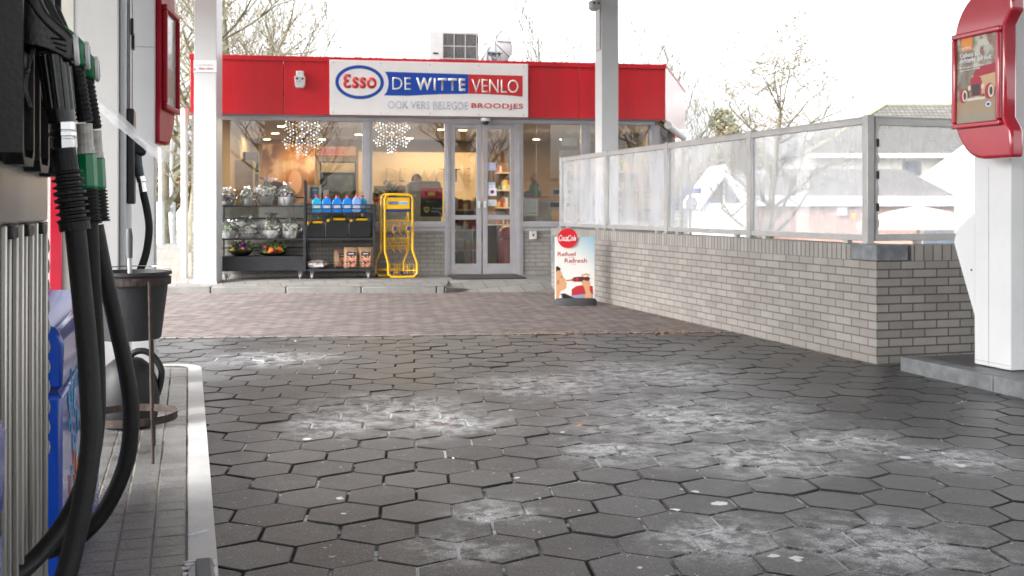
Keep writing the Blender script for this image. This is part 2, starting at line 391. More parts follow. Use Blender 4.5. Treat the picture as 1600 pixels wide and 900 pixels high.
def paver(mb, pts, z, gap, ch=.004, depth=.02, tilt=.0015, dirt_shade=True):
    c = Vector((sum(p[0] for p in pts)/len(pts), sum(p[1] for p in pts)/len(pts)))
    tx, ty = random.uniform(-tilt, tilt), random.uniform(-tilt, tilt); dz = random.uniform(-tilt, tilt)*.8
    def ins(p, g):
        q = Vector(p)-c; L = q.length; q = q*((L-g)/L)+c; return q
    def H(q): return z+dz+(q.x-c.x)*tx*6+(q.y-c.y)*ty*6
    top = [ins(p, gap/2+ch) for p in pts]; mid = [ins(p, gap/2) for p in pts]; n = len(pts)
    vs = [(q.x, q.y, H(q)) for q in top]+[(q.x, q.y, H(q)-ch*.8) for q in mid]+[(q.x, q.y, z-depth) for q in mid]
    fs = [tuple(range(n))]+[(n+i, n+(i+1) % n, (i+1) % n, i) for i in range(n)]+[(2*n+i, 2*n+(i+1) % n, n+(i+1) % n, n+i) for i in range(n)]
    k0 = len(mb.tone); mb.add(vs, fs)
    if dirt_shade:
        for k in range(k0+1, len(mb.tone)): mb.tone[k] = -1.0  # flags sides and chamfers, whose colour has joint shade and dirt painted in
def clip(P, side):
    outp = []
    for k in range(len(P)):
        a, b = P[k], P[(k+1) % len(P)]; fa, fb = side(a), side(b)
        if fa >= 0: outp.append(a)
        if (fa >= 0) != (fb >= 0): u = fa/(fa-fb); outp.append((a[0]+(b[0]-a[0])*u, a[1]+(b[1]-a[1])*u))
    return outp
mb = MB(); HW = .269; hs_ = HW/math.sqrt(3); pitch = 1.5*hs_; HA = math.atan2(jd.y, jd.x)
hc, hsn = math.cos(HA), math.sin(HA)
hex_o = G(458, 866)
for j in range(-30, 60):
    for i in range(-60, 70):
        u = i*HW+(HW/2 if j % 2 else 0)-HW/2; v = j*pitch-hs_*.0
        cx = hex_o[0]+u*hc-v*hsn; cy = hex_o[1]+u*hsn+v*hc
        if cy < -.6 or cx < -8.5 or cx > 9.5 or cy > joint_y(cx)+.3: continue
        if cx < -.12 and cy < 7.0: continue
        if cx > 5.1 : continue
        P = [(cx+hs_*math.cos(HA+R(30+60*k)), cy+hs_*math.sin(HA+R(30+60*k))) for k in range(6)]
        P = clip(P, lambda p: joint_y(p[0])-.035-p[1])
        if len(P) < 3: continue
        if abs(sum(P[k][0]*P[(k+1) % len(P)][1]-P[(k+1) % len(P)][0]*P[k][1] for k in range(len(P))))/2 < .004: continue
        mb.ct = random.random()*.98+.01
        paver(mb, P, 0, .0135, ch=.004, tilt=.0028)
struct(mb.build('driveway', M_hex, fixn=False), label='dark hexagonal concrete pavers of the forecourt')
mb = MB(); mb.add([(-12, -3, -.0062), (5.3, -3, -.0062), (5.3, joint_y(5.3), -.0062), (-12, joint_y(-12), -.0062)], [(0, 1, 2, 3)])
struct(mb.build('paving_joints', jointmat('hex_joint', (.010, .0095, .009), (.70, .71, .72), .50, .58, 2.6, salt=True), fixn=False))

# herringbone brick paving
KD0, KD1 = 14.27, 14.35
K0 = Vector(CP(-400, KD0)); K1 = Vector(CP(700, KD0)); 
def cd(x, y): return x*sa+y*ca           # depth along the camera axis, used as plain plan coordinate of the shop kerb
mb = MB(); bs = .102; A = R(45)-YAW*.6
for i in range(-150, 190):
    for j in range(-150, 190):
        c = (i-j) % 4
        if c == 0: q = [(i, j), (i+2, j), (i+2, j+1), (i, j+1)]
        elif c == 3: q = [(i, j), (i+1, j), (i+1, j+2), (i, j+2)]
        else: continue
        P = []
        for (u, v) in q:
            u *= bs; v *= bs; P.append((1+u*math.cos(A)-v*math.sin(A), 10+u*math.sin(A)+v*math.cos(A)))
        cx = sum(p[0] for p in P)/4; cy = sum(p[1] for p in P)/4
        if cx < -7 or cx > 4.9 or cy < joint_y(cx)-.02: continue
        if cd(cx, cy) > KD0+.02 and (cx*ca-cy*sa) < (700-800)/FPX*14.3: continue
        if cd(cx, cy) > 15.4: continue
        mb.ct = random.random()*.98+.01
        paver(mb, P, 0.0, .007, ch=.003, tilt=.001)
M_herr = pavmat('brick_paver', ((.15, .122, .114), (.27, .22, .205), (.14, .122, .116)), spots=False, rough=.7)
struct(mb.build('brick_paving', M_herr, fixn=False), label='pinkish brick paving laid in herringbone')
mb = MB(); mb.add([(-9, joint_y(-9)-.02, -.010), (5.0, joint_y(5.0)-.02, -.010), (5.0, 15.5, -.010), (-9, 17.5, -.010)], [(0, 1, 2, 3)])
struct(mb.build('sand_joints', jointmat('sand', (.05, .045, .042), (.13, .12, .11), .4, .6, 6), fixn=False))
# row of small light cobbles along the joint
mb = MB()
for k in range(-60, 62):
    p = JL[0]+jd*(k*.105+1.2); nrm = Vector((-jd.y, jd.x, 0)); 
    if p.x > 4.7: continue
    q = [p-jd*.05-nrm*.03, p+jd*.05-nrm*.03, p+jd*.05+nrm*.03, p-jd*.05+nrm*.03]; mb.ct = random.random()*.98+.01
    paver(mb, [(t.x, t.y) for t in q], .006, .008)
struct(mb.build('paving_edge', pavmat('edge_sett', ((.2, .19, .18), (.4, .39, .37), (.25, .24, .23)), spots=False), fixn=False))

# shop pavement: kerb, slope, tiles
def Lp(L, d): return (d*sa+L*ca, d*ca-L*sa)
def pav_h(d): 
    k = min(1, max(0, (d-14.4)/.5)); return .08+.045*k
mb = MB(); Ls = -3.98*2.2; Le = (695-800)/FPX*14.27
ds = [14.42, 14.9, 15.4, 16.0, 17.0, 22, 34]
LL = [-22, Le, Le+.02, 5.0]
for d in ds:
    for L in LL:
        z = pav_h(d) if L <= Le else (-.012+(0.137*min(1, max(0, (d-14.42)/.5))))
        x, y = Lp(L, d)
        mb.v.append((x, y, z if not (d > 17 and L > -4) else .1))
for j in range(len(ds)-1):
    for i in range(len(LL)-1):
        a = j*len(LL)+i
        if ds[j+1] > 17 and i > 0: continue
        mb.f.append((a, a+1, a+len(LL)+1, a+len(LL))); mb.mi.append(0); mb.tone.append(.5)
M_tiles = brickmat('pavement_tiles', (0, 1), (.19, .183, .172), (.25, .242, .228), (.09, .086, .08), bw=.3, bh=.3, gap=.01, off=.5, var=.3)
struct(mb.build('pavement', M_tiles, fixn=False))
mb = MB(); Lx = -8.0
k = 0
while Lx < Le-.1:
    L2 = min(Lx+1.0, Le); a = Lp(Lx+.006, 14.27); b = Lp(L2-.006, 14.27); c = Lp(L2-.006, 14.42); d = Lp(Lx+.006, 14.42)
    zt = .085
    mb.add([(a[0], a[1], -.03), (b[0], b[1], -.03), (c[0], c[1], -.03), (d[0], d[1], -.03), (a[0], a[1], zt), (b[0], b[1], zt), (c[0], c[1], zt), (d[0], d[1], zt)], ((4, 5, 6, 7), (0, 1, 5, 4), (1, 2, 6, 5), (2, 3, 7, 6), (3, 0, 4, 7)))
    Lx = L2
a = Lp(Le+.004, 14.27); b = Lp(Le+.35, 14.6); c = Lp(Le+.25, 14.75); d = Lp(Le+.004, 14.42)
mb.add([(a[0], a[1], -.03), (b[0], b[1], -.03), (c[0], c[1], -.03), (d[0], d[1], -.03), (a[0], a[1], .083), (b[0], b[1], .03), (c[0], c[1], .03), (d[0], d[1], .083)], ((4, 5, 6, 7), (0, 1, 5, 4), (1, 2, 6, 5), (2, 3, 7, 6), (3, 0, 4, 7)))
struct(mb.build('kerb', M_concrete, bevel=.012))
# grass verge far left
mb = MB(); a = Lp(-30, 34.9); b = Lp(-6.5, 34.9); c = Lp(-6.5, 90); d = Lp(-60, 90)
mb.add([(a[0], a[1], .13), (b[0], b[1], .13), (c[0], c[1], .13), (d[0], d[1], .13)], [(0, 1, 2, 3)])
struct(mb.build('grass_verge', mat('verge_grass', (.20, .24, .07), .95, var=.4, scale=3, bump=1, bscale=30), fixn=False))
mb = MB(); a = Lp(-30, 34.6); b = Lp(-6.5, 34.6); c = Lp(-6.5, 34.9); d = Lp(-30, 34.9)
mb.add([(a[0], a[1], .1), (b[0], b[1], .1), (c[0], c[1], .1), (d[0], d[1], .1), (a[0], a[1], .16), (b[0], b[1], .16), (c[0], c[1], .16), (d[0], d[1], .16)], ((4, 5, 6, 7), (0, 1, 5, 4)))
struct(mb.build('verge_kerb', M_concrete, fixn=False))

# pump islands
IZ = .12; IEND = 7.28
M_itile = pavmat('island_tile', ((.085, .083, .082), (.15, .147, .143), (.19, .186, .18)), spots=False, rough=.25)
def rcorner(x0, x1, y0, y1, r, right=True):
    pts = [(x0, y0), (x1, y0)]
    for k in range(7):
        an = R(90*k/6); pts.append((x1-r+r*math.cos(an), y1-r+r*math.sin(an)))
    pts.append((x0, y1)); return pts
mb = MB(); mb.prism(rcorner(-3, .078, -3, IEND, .22), 'z', -.05, IZ-.0025)
struct(mb.build('pump_island', jointmat('island_joint', (.05, .047, .042), (.30, .28, .24), .36, .56, 3)))
mb = MB()
tw = .0987
for j in range(-10, 72):
    for i in range(0, 26):
        x1 = -.004-i*tw; y0 = .02+j*tw
        if y0+tw > IEND-.07: continue
        if i == 0 and y0 > IEND-.3 and False: continue
        mb.ct = random.random()*.98+.01
        paver(mb, [(x1-tw+.0018, y0), (x1-.0018, y0), (x1-.0018, y0+tw), (x1-tw+.0018, y0+tw)], IZ, .006, ch=.0012, depth=.012, tilt=.0005, dirt_shade=False)
struct(mb.build('island_tiles', M_itile, fixn=False))
mb = MB(); outer = rcorner(-3, .08, -3, IEND, .22); inner = rcorner(-3, .0, -3, IEND-.075, .14)
n = len(outer)
for i in range(n-1):
    if i == 0: continue
    a, b, c, d = outer[i], outer[i+1], inner[i+1], inner[i]
    mb.add([(a[0], a[1], -.05), (b[0], b[1], -.05), (b[0], b[1], IZ+.004), (a[0], a[1], IZ+.004), (c[0], c[1], IZ+.004), (d[0], d[1], IZ+.004)], ((0, 1, 2, 3), (3, 2, 4, 5)))
struct(mb.build('island_kerb', M_kerbw, fixn=True))
# right-hand island
mb = MB(); mb.box(4.86, 9, -2, 6.37, -.05, .093)
struct(mb.build('far_island_floor', pavmat('island_slab', ((.06, .06, .062), (.1, .1, .1), (.12, .12, .12)), spots=False, rough=.35)))
mb = MB()
for k in range(10):
    mb.box(4.74, 4.862, 6.38-(k+1)*.9+.006, 6.38-k*.9, -.05, .098)
struct(mb.build('far_island_kerb', mat('wet_concrete', (.16, .168, .175), .5, var=.3, scale=7, bump=.4, dirt=.5, dcol=(.08, .08, .08)), bevel=.008))

# ================================================================== SHOP
FZ0, FZ1, BZ = 2.475, 3.315, .125
shop = thing('shop_building', 'low petrol station shop with red fascia, grey brick base and wide glass front', 'shop', SW(0, 0, 0), SROT)
yW = .16
def sx(px, y=yW): return S(px, 300, y)[0]
xL = sx(297, 0); xR = sx(1040, 0); xLw = sx(299); xRw = sx(1022)
SD = Vector((math.sin(R(23)), math.cos(R(23))))          # direction of the slanting side wall
M_brick = brickmat('shop_brick', (0, 2), (.24, .222, .205), (.30, .28, .26), (.16, .15, .137), gap=.010)
M_brick_wall = brickmat('wall_brick_long', (1, 2), (.25, .23, .212), (.31, .288, .266), (.14, .13, .118), gap=.011, var=.28)
M_brick_end = brickmat('wall_brick_end', (0, 2), (.22, .205, .192), (.30, .283, .265), (.085, .08, .07), gap=.011, var=.34)
M_soldier = brickmat('soldier_course', (1, 2), (.25, .233, .218), (.33, .31, .292), (.11, .104, .095), bw=.0622, bh=.21, off=0, gap=.012, shift=(0, -.67))
M_soldier2 = brickmat('soldier_course_end', (0, 2), (.25, .233, .218), (.33, .31, .292), (.11, .104, .095), bw=.08, bh=.21, off=0, gap=.012, shift=(0, -.67))
SILL = zat(352, 15.9)
# wall base pieces (left of the door, right of the door)
DX0, DX1 = sx(699), sx(813)
M_in = mat('inner_wall', (.50, .35, .19), .7, var=.04)
DEPTH = 9.0; CEIL = 2.66
mb = MB()
mb.box(xLw, DX0, yW, yW+.25, 0, SILL-.03)
mb.box(DX1, xRw, yW, yW+.25, 0, SILL-.03)
mb.box(xLw, sx(312), yW, yW+.25, SILL-.03, FZ0)
mb.build('brick_wall', M_brick, shop)
mb = MB()   # rear, side shells
mb.box(xLw, xLw+.2, yW+.25, DEPTH, 0, 3.1)
mb.box(xLw, xRw+1.5, DEPTH, DEPTH+.2, 0, 3.1)
mb.build('rear_wall', M_in, shop)
mb = MB()
a = Vector((xRw, yW)); b = a+SD*3.7; nn = Vector((SD.y, -SD.x))
wq = [(a.x, a.y), (b.x, b.y), (b.x-nn.x*.15, b.y-nn.y*.15), (a.x-nn.x*.15, a.y-nn.y*.15)]
mb.prism(wq, 'z', 0, SILL-.03); mb.build('side_wall', M_brick, shop)
q2 = a+SD*.95
# side windows upper part: window then solid
mb = MB(); a2 = a+SD*2.1; wq2 = [(a2.x, a2.y), (b.x, b.y), (b.x-nn.x*.15, b.y-nn.y*.15), (a2.x-nn.x*.15, a2.y-nn.y*.15)]
mb.prism(wq2, 'z', SILL-.03, FZ0); mb.build('side_wall', M_brick, shop)
mb = MB(); a3 = a+SD*.05; w3 = [(a3.x-nn.x*.06, a3.y-nn.y*.06), (a2.x-nn.x*.06, a2.y-nn.y*.06), (a2.x-nn.x*.07, a2.y-nn.y*.07), (a3.x-nn.x*.07, a3.y-nn.y*.07)]
sw = mb.prism(w3, 'z', SILL, FZ0-.05).build('window', M_glass, shop)
mb = MB()
for (s0, s1, z0, z1) in ((0, .1, SILL, FZ0), (1.0, 1.06, SILL, FZ0), (2.0, 2.1, SILL, FZ0), (0, 2.1, SILL-.03, SILL+.05), (0, 2.1, FZ0-.14, FZ0-.02)):
    p, q = a+SD*s0, a+SD*s1
    mb.prism([(p.x+nn.x*.01, p.y+nn.y*.01), (q.x+nn.x*.01, q.y+nn.y*.01), (q.x-nn.x*.1, q.y-nn.y*.1), (p.x-nn.x*.1, p.y-nn.y*.1)], 'z', z0, z1)
mb.build('window_frame', M_frame, sw)
# floor, ceiling
MB().box(b.x-.2, b.x, b.y, DEPTH+.2, 0, 3.1).build('side_wall', M_brick, shop)
FP = [(xLw+.1, yW+.2), (a.x-.1, yW+.2), (b.x-.17, b.y+.05), (b.x-.21, DEPTH), (xLw+.1, DEPTH)]
mb = MB(); mb.prism(FP, 'z', 0, .12); mb.build('floor', mat('shop_floor', (.20, .18, .16), .25), shop)
mb = MB(); mb.prism(FP, 'z', CEIL, CEIL+.1); mb.build('ceiling', mat('shop_ceiling', (.34, .25, .16), .8, var=.03), shop)
# roof deck
mb = MB(); b9 = Vector((xR-.03, .06))+SD*3.85
mb.prism([(xL+.05, .06), (xR-.03, .06), (b9.x, b9.y), (b9.x, DEPTH+.25), (xL+.05, DEPTH+.25)], 'z', 3.08, 3.2); mb.build('roof', mat('roof_felt', (.12, .12, .12), .9), shop)
# fascia panels
seams = [xL, S(443, 130, 0)[0], S(515, 130, 0)[0]+.9, S(825, 130, 0)[0]-.6, S(905, 130, 0)[0], xR]
for i in range(len(seams)-1):
    MB().box(seams[i]+.004, seams[i+1]-.004, 0, .06, FZ0, FZ1-.075).build('fascia_panel', M_red, shop, bevel=.004)
mb = MB(); mb.box(xL-.012, xR+.006, -.014, .09, FZ1-.072, FZ1); mb.build('roof_trim', M_red, shop, bevel=.006)
mb = MB()
for k in range(70):
    x = xL+.05+k*(xR-xL-.1)/70+random.uniform(-.03, .03); mb.ball((x, .03, FZ1+.002), random.uniform(.008, .022), 6, 4, (1.5, 1, .6), .2)
mb.build('roof_moss', mat('moss', (.07, .06, .03), .95), shop)['kind'] = 'stuff'
M_sidepanel = mat('glare_pale_panel', (.80, .62, .62), .3, var=.05, coat=.3)  # pale colour paints in the sky glare on a red panel
p0 = Vector((xR, 0)); p1 = p0+SD*3.9
MB().prism([(p0.x, p0.y), (p1.x, p1.y), (p1.x-nn.x*.06, p1.y-nn.y*.06), (p0.x-nn.x*.06, p0.y+.06)], 'z', FZ0, FZ1-.02).build('side_fascia', M_sidepanel, shop)['label'] = 'pale side fascia with sky glare painted into its colour'
MB().prism([(p0.x+nn.x*.012, p0.y), (p1.x+nn.x*.012, p1.y), (p1.x-nn.x*.05, p1.y-nn.y*.05), (p0.x-nn.x*.05, p0.y)], 'z', FZ1-.018, FZ1+.012).build('roof_trim', M_red, shop)
# awning cassette under side fascia
pp = [p0+SD*.15+nn*.02, p0+SD*3.2+nn*.02]
MB().tube([(pp[0].x, pp[0].y, FZ0-.07), (pp[1].x, pp[1].y, FZ0-.07)], .06, 10).build('awning_roller', M_white, shop, smooth=True)
MB().box(p1.x-.06, p1.x, p1.y+.005, DEPTH+.3, FZ0, FZ1-.02).build('fascia_panel', M_red, shop)
# left end return of fascia + soffit
MB().box(xL, xL+.06, .062, 9.3, FZ0, FZ1-.075).build('fascia_panel', M_red, shop)
MB().box(xL+.06, xR-.05, .062, yW+.05, FZ0-.012, FZ0+.02).build('soffit', M_frame, shop)
# frames: head rail, mullions, sills
head = MB(); head.box(xLw+.1, xRw, yW-.03, yW+.09, FZ0-.075, FZ0-.014); head.build('head_rail', M_frame, shop, bevel=.004)
mull = [(566, 582), (695, 703), (805, 817), (908, 922), (1018, 1030)]
mb = MB()
for a_, b_ in mull[:2]+mull[2:]:
    z0 = SILL if a_ not in (695, 805) else BZ
    mb = MB(); mb.box(sx(a_), sx(b_), yW-.03, yW+.1, z0, FZ0-.076)
    mb.box(sx(a_)+.035, sx(b_)-.035, yW-.04, yW-.029, z0, FZ0-.076); mb.build('mullion', M_frame, shop, bevel=.003)
for a_, b_ in ((345-48, 695), (817, 1018)):
    x0 = max(sx(a_), xLw+.02); mb = MB(); mb.box(x0, sx(b_), yW-.055, yW+.12, SILL-.03, SILL+.0); mb.box(x0, sx(b_), yW-.03, yW+.1, SILL+.001, SILL+.055)
    mb.box(x0, sx(b_), yW-.02, yW+.05, SILL-.09, SILL-.031); mb.build('window_sill', M_frame, shop, bevel=.003)
# panes
def pane(a_, b_, z0, z1, nm='window'):
    o = MB().box(sx(a_), sx(b_), yW+.03, yW+.036, z0, z1).build(nm, M_glass, shop)
    return o
for a_, b_ in ((312, 566), (582, 695), (817, 908), (922, 1018)): pane(a_, b_, SILL+.05, FZ0-.07)
# double door
DZ1 = FZ0-.10
for (a_, b_, sgn) in ((703, 752.5, 1), (754, 805, -1)):
    x0, x1 = sx(a_), sx(b_); fw = .075; zm0, zm1 = zat(343, 16.2), zat(336, 16.2)
    mb = MB(); y0, y1 = yW-.01, yW+.05
    mb.box(x0, x0+fw, y0, y1, BZ+.02, DZ1); mb.box(x1-fw, x1, y0, y1, BZ+.02, DZ1)
    mb.box(x0+fw, x1-fw, y0+.001, y1-.001, BZ+.021, BZ+.17); mb.box(x0+fw, x1-fw, y0+.001, y1-.001, zm0, zm1); mb.box(x0+fw, x1-fw, y0+.001, y1-.001, DZ1-.06, DZ1-.001)
    door = mb.build('door', M_frame, shop, bevel=.003)
    MB().box(x0+fw, x1-fw, yW+.015, yW+.021, zm1, DZ1-.06).build('door_pane', M_glass, door)
    MB().box(x0+fw, x1-fw, yW+.015, yW+.021, BZ+.17, zm0).build('door_pane', M_glass, door)
    hx = x1-fw/2 if sgn > 0 else x0+fw/2
    mb = MB(); mb.box(hx-.018, hx+.018, y0-.012, y0-.002, zat(325, 16.1), zat(314, 16.1)); mb.box(hx-.009, hx+.009, y0-.03, y0-.012, zat(321, 16.1), zat(318, 16.1))
    mb.build('handle', M_white, door, bevel=.002)
MB().box(sx(703), sx(805), yW-.02, yW+.08, DZ1+.003, FZ0-.076).build('door_head', M_frame, shop, bevel=.002)
MB().box(sx(700), sx(806), yW-.05, yW+.1, .1, BZ+.012).build('threshold', M_frame, shop, bevel=.003)
tag(MB().box(sx(705, -.5), sx(818, -.5), -.75, .05, .12, .142).build('door_mat', mat('mat_rubber', (.035, .035, .035), .95, bump=.8, bscale=200), None, loc=SW(0, 0), rot=(0, 0, SROT)), 'dark doormat in front of the glass double door', 'doormat')
tag(MB().box(sx(703), sx(811), .42, 1.6, .121, .128).build('inner_mat', mat('mat_rubber2', (.06, .055, .05), .95), None, loc=SW(0, 0), rot=(0, 0, SROT)), 'wide brown entrance mat just inside the double door', 'doormat')
# white drainpipe at left end
mb = MB(); x = xLw-.12; mb.tube([(x, .35, .1), (x, .35, FZ0+.1)], .05, 10)
for z in (.6, 1.3, 2.1): mb.tube([(x, .35, z), (x, .35, z+.04)], .058, 10)
mb.build('drainpipe', M_white, shop, smooth=True)
# ceiling lights of the shop: shallow round lamps
M_lamp = emat('ceiling_lamp', (1, .78, .45), 6)
for (px, py) in ((455, 183), (440, 195), (430, 206), (417, 217), (503, 219), (560, 208), (690, 200), (723, 201), (765, 187), (910, 190), (640, 214), (838, 244), (880, 232), (350, 205), (980, 215)):
    d = FPX*(CEIL-EYE)/(HZ-py)
    d = min(d, 23.5); x, y = CP(px, d); v = Vector((x, y))-SO; lx, ly = v.dot(ex), v.dot(ey)
    if not (.5 < ly < DEPTH-.2): ly = min(max(ly, .6), DEPTH-.3)
    c = MB().lathe([(.085, CEIL-.03), (.1, CEIL-.001)], (lx, ly, 0), 14).build('ceiling_lamp', M_white, shop)
    MB().lathe([(.075, CEIL-.036), (.078, CEIL-.031)], (lx, ly, 0), 14).build('bulb', M_lamp, c)
for i, (x, y, e) in enumerate(((2.0, 3.6, 30), (4.6, 4.4, 28), (7.2, 4.2, 22), (1.0, 7.0, 22), (4.0, 7.0, 26))):
    ld = bpy.data.lights.new('shop_light', 'AREA'); ld.energy = e; ld.color = (1, .80, .55); ld.shape = 'RECTANGLE'; ld.size = 2.2; ld.size_y = 1.0
    lo = bpy.data.objects.new('shop_light', ld); COL.objects.link(lo); lo.parent = shop; lo.location = (x, y, CEIL-.06)
def shopthing(name, label, cat, x, y, z=BZ, group=None): return thing(name, label, cat, SW(x, y, z), SROT, group)

# ---- sign board on fascia
M_sblue = mat('sign_blue', (.01, .07, .42), .35, var=.02); M_sred = mat('sign_red', (.62, .035, .04), .35, var=.02); M_sgrey = mat('sign_greyblue', (.52, .56, .68), .4, var=.02)
M_board = mat('sign_white', (.84, .85, .84), .35, var=.02)
sb = thing('shop_sign', 'long white shop sign reading Esso De Witte Venlo on the red fascia', 'sign', SW(0, 0, 0), SROT)
def f(px, py): q = S(px, py, -.03); return (q[0], q[2])
bx0, bz0 = f(515, 176)[0], zat(177, 15.6); bx1 = f(825, 180)[0]
mb = MB(); mb.box(bx0, bx1, -.03, -.001, FZ0+.005, zat(93, S(515, 93, 0) and 15.52)); mb.build('panel', M_board, sb, bevel=.003)
yb = -.0325
def disc_ring(rx, rz, c, rx2=None, rz2=None, n=48):
    mb = MB(); vs = []; fs = []
    for k in range(n):
        an = 2*math.pi*k/n; vs.append((c[0]+rx*math.cos(an), yb, c[1]+rz*math.sin(an)))
        if rx2: vs.append((c[0]+rx2*math.cos(an), yb, c[1]+rz2*math.sin(an)))
    if rx2: fs = [(2*k, 2*((k+1) % n), 2*((k+1) % n)+1, 2*k+1) for k in range(n)]
    else: fs = [tuple(range(n))]
    return mb.add(vs, fs)
c = f(562, 128.5); rx = (f(600, 128)[0]-f(524, 128)[0])/2; rz = (f(562, 102)[1]-f(562, 155)[1])/2
disc_ring(rx, rz, c, rx*.86, rz*.81).build('ellipse', M_sblue, sb)
eh = f(560, 116)[1]-f(560, 137)[1]
def tb(px0, px1, py0, py1): return (f(px0, py0)[0], f(px1, py0)[0], f((px0+px1)/2, py1)[1], f((px0+px1)/2, py0)[1])
text('lettering', '3', M_sred, sb, tb(536, 548.5, 115.5, 138), yb-.002, bold=.03, mirror=True)
text('lettering', 'sso', M_sred, sb, tb(550, 588.5, 120.5, 138.5), yb-.002, bold=.03)
q = [f(601.5, 112), f(732, 116.2), f(732, 146.5), f(690, 147), f(640, 149.5), f(600, 149)]
lc = [f(604.5, 143), f(607, 134), f(607, 126), f(605, 118)]
MB().prism(q+lc, 'y', yb-.001, yb+.003).build('banner', M_sblue, sb)
q = [f(732.3, 116.2), f(816.5, 118.4), f(816.5, 151.2), f(790, 148.5), f(760, 147), f(732.3, 146.5)]
MB().prism(q, 'y', yb-.001, yb+.003).build('banner', M_sred, sb)
text('lettering', 'DE', M_board, sb, tb(613, 642, 121, 140), yb-.004, bold=-.004)
text('lettering', 'WITTE', M_board, sb, tb(650, 727, 122, 141.5), yb-.004, bold=.026, spacing=1.2)
text('lettering', 'VENLO', M_board, sb, tb(737, 810, 124, 145), yb-.004, bold=-.004)
text('lettering', 'OOK VERS BELEGDE', M_sgrey, sb, tb(606, 731, 158.5, 170.5), yb-.002, bold=-.004)
text('lettering', 'BROODJES', M_sred, sb, tb(736.5, 817, 161.5, 172), yb-.002, bold=.015, spacing=1.1)
mb = MB()
for px in (521, 595, 672, 748, 818):
    for z in (FZ0+.04, zat(98, 15.55)): x = f(px, 100)[0]; mb.lathe([(.009, 0), (.006, .006)], (x, yb, z), 8, M=Matrix.Rotation(R(90), 4, 'X'))
mb.build('screws', M_chrome, sb)

# security light on fascia
x, _, z = S(469, 125, 0)
t = thing('security_light', 'small white security light with two dark sensor spots on red fascia', 'light', SW(x, 0, z), SROT)
mb = MB(); mb.box(-.055, .055, -.11, -.002, .02, .12); mb.build('bracket', M_white, t, bevel=.018, seg=3)
mb = MB(); mb.prism([(-.075, .03), (-.07, -.1), (-.045, -.125), (.045, -.125), (.07, -.1), (.075, .03), (.06, .045), (-.06, .045)], 'y', -.16, -.04); mb.build('housing', M_white, t, bevel=.02, seg=3)
for dx in (-.038, .038): MB().lathe([(.015, 0), (.013, .012)], (dx, -.16, .0), 12, M=Matrix.Rotation(R(90), 4, 'X')).build('sensor', M_black, t)
MB().lathe([(.008, 0), (.006, .01)], (0, -.16, -.035), 10, M=Matrix.Rotation(R(90), 4, 'X')).build('sensor', M_black, t)
# dome camera over door
x, _, z = S(759, 182, .0)
t = thing('dome_camera', 'small dark dome camera above the glass double door', 'camera', SW(x, .03, FZ0-.012), SROT)
MB().lathe([(.07, 0), (.07, -.04), (.06, -.045)][::-1], n=18).build('mount', M_white, t, smooth=True)
MB().lathe([(.0005, -.105), (.03, -.098), (.05, -.08), (.058, -.055), (.058, -.046)], n=18).build('dome', mat('dome', (.02, .02, .025), .1, coat=1), t, smooth=True)

# air conditioner on roof
xa, _, za = S(709, 90, 1.2)
t = thing('air_conditioner', 'grey air conditioning unit with fan grille on the shop roof', 'air conditioner', SW(S(671, 90, 1.2)[0], 1.2, 3.2), SROT)
W_ = S(748, 90, 1.2)[0]-S(671, 90, 1.2)[0]; ztop = zat(47, 16.95)-3.2
M_ac = mat('ac_casing', (.40, .41, .41), .5, var=.04, dirt=.2, dcol=(.4, .38, .35))
MB().box(0, W_, 0, .45, .05, ztop).build('casing', M_ac, t, bevel=.012)
gx0, gx1 = W_*.27, W_*.95; gz0, gz1 = .1, ztop-.04
MB().box(gx0, gx1, -.004, .002, gz0, gz1).build('fan_opening', mat('ac_dark', (.02, .02, .025), .6), t)
mb = MB()
for k in range(24):
    x = gx0+(gx1-gx0)*k/23; mb.box(x-.002, x+.002, -.014, -.008, gz0, gz1)
for k in range(4):
    z = gz0+(gz1-gz0)*k/3; mb.box(gx0, gx1, -.02, -.0145, z-.008, z+.008)
for k in range(4):
    x = gx0+(gx1-gx0)*k/3; mb.box(x-.006, x+.006, -.026, -.0205, gz0, gz1)
mb.build('grille', mat('grille_grey', (.3, .3, .3), .5), t)
mb = MB(); mb.box(W_*.97, W_*.99, -.01, -.001, ztop*.75, ztop*.9); mb.box(.06, .14, -.006, -.001, ztop*.5, ztop*.53); mb.build('badge', M_black, t)
mb = MB(); mb.box(.05, .15, 0, .45, 0, .05); mb.box(W_-.15, W_-.05, 0, .45, 0, .05); mb.build('feet', M_black, t)
# satellite dish
xd, _, zd = S(776, 66, 1.9)
dd = 17.75
rad = 35*dd/FPX
t = thing('satellite_dish', 'large pale round satellite dish on the shop roof beside the air conditioner', 'satellite dish', SW(xd-.06, 1.9, 3.2), SROT)
cz = zat(63, dd)-3.2
prof = [(rad*k/8, .16*(k/8)**2) for k in range(9)]; Md = Matrix.Translation((0, .1, cz)) @ Matrix.Rotation(R(72), 4, 'X')
M_dish = mat('dish', (.52, .52, .51), .6, var=.03)
mb = MB(); mb.lathe([(max(r, .001), -z) for r, z in prof], n=36, cap=False, M=Md); o = mb.build('reflector', M_dish, t, smooth=True); s_ = o.modifiers.new('s', 'SOLIDIFY'); s_.thickness = .012
mb = MB()
for k in range(8):
    an = 2*math.pi*k/8+.2; mb.tube([Md @ Vector((.08*math.cos(an), .08*math.sin(an), .02)), Md @ Vector((rad*.95*math.cos(an), rad*.95*math.sin(an), -.13))], .009, 5)
mb.build('ribs', mat('dish_rib', (.2, .2, .2), .6), t)
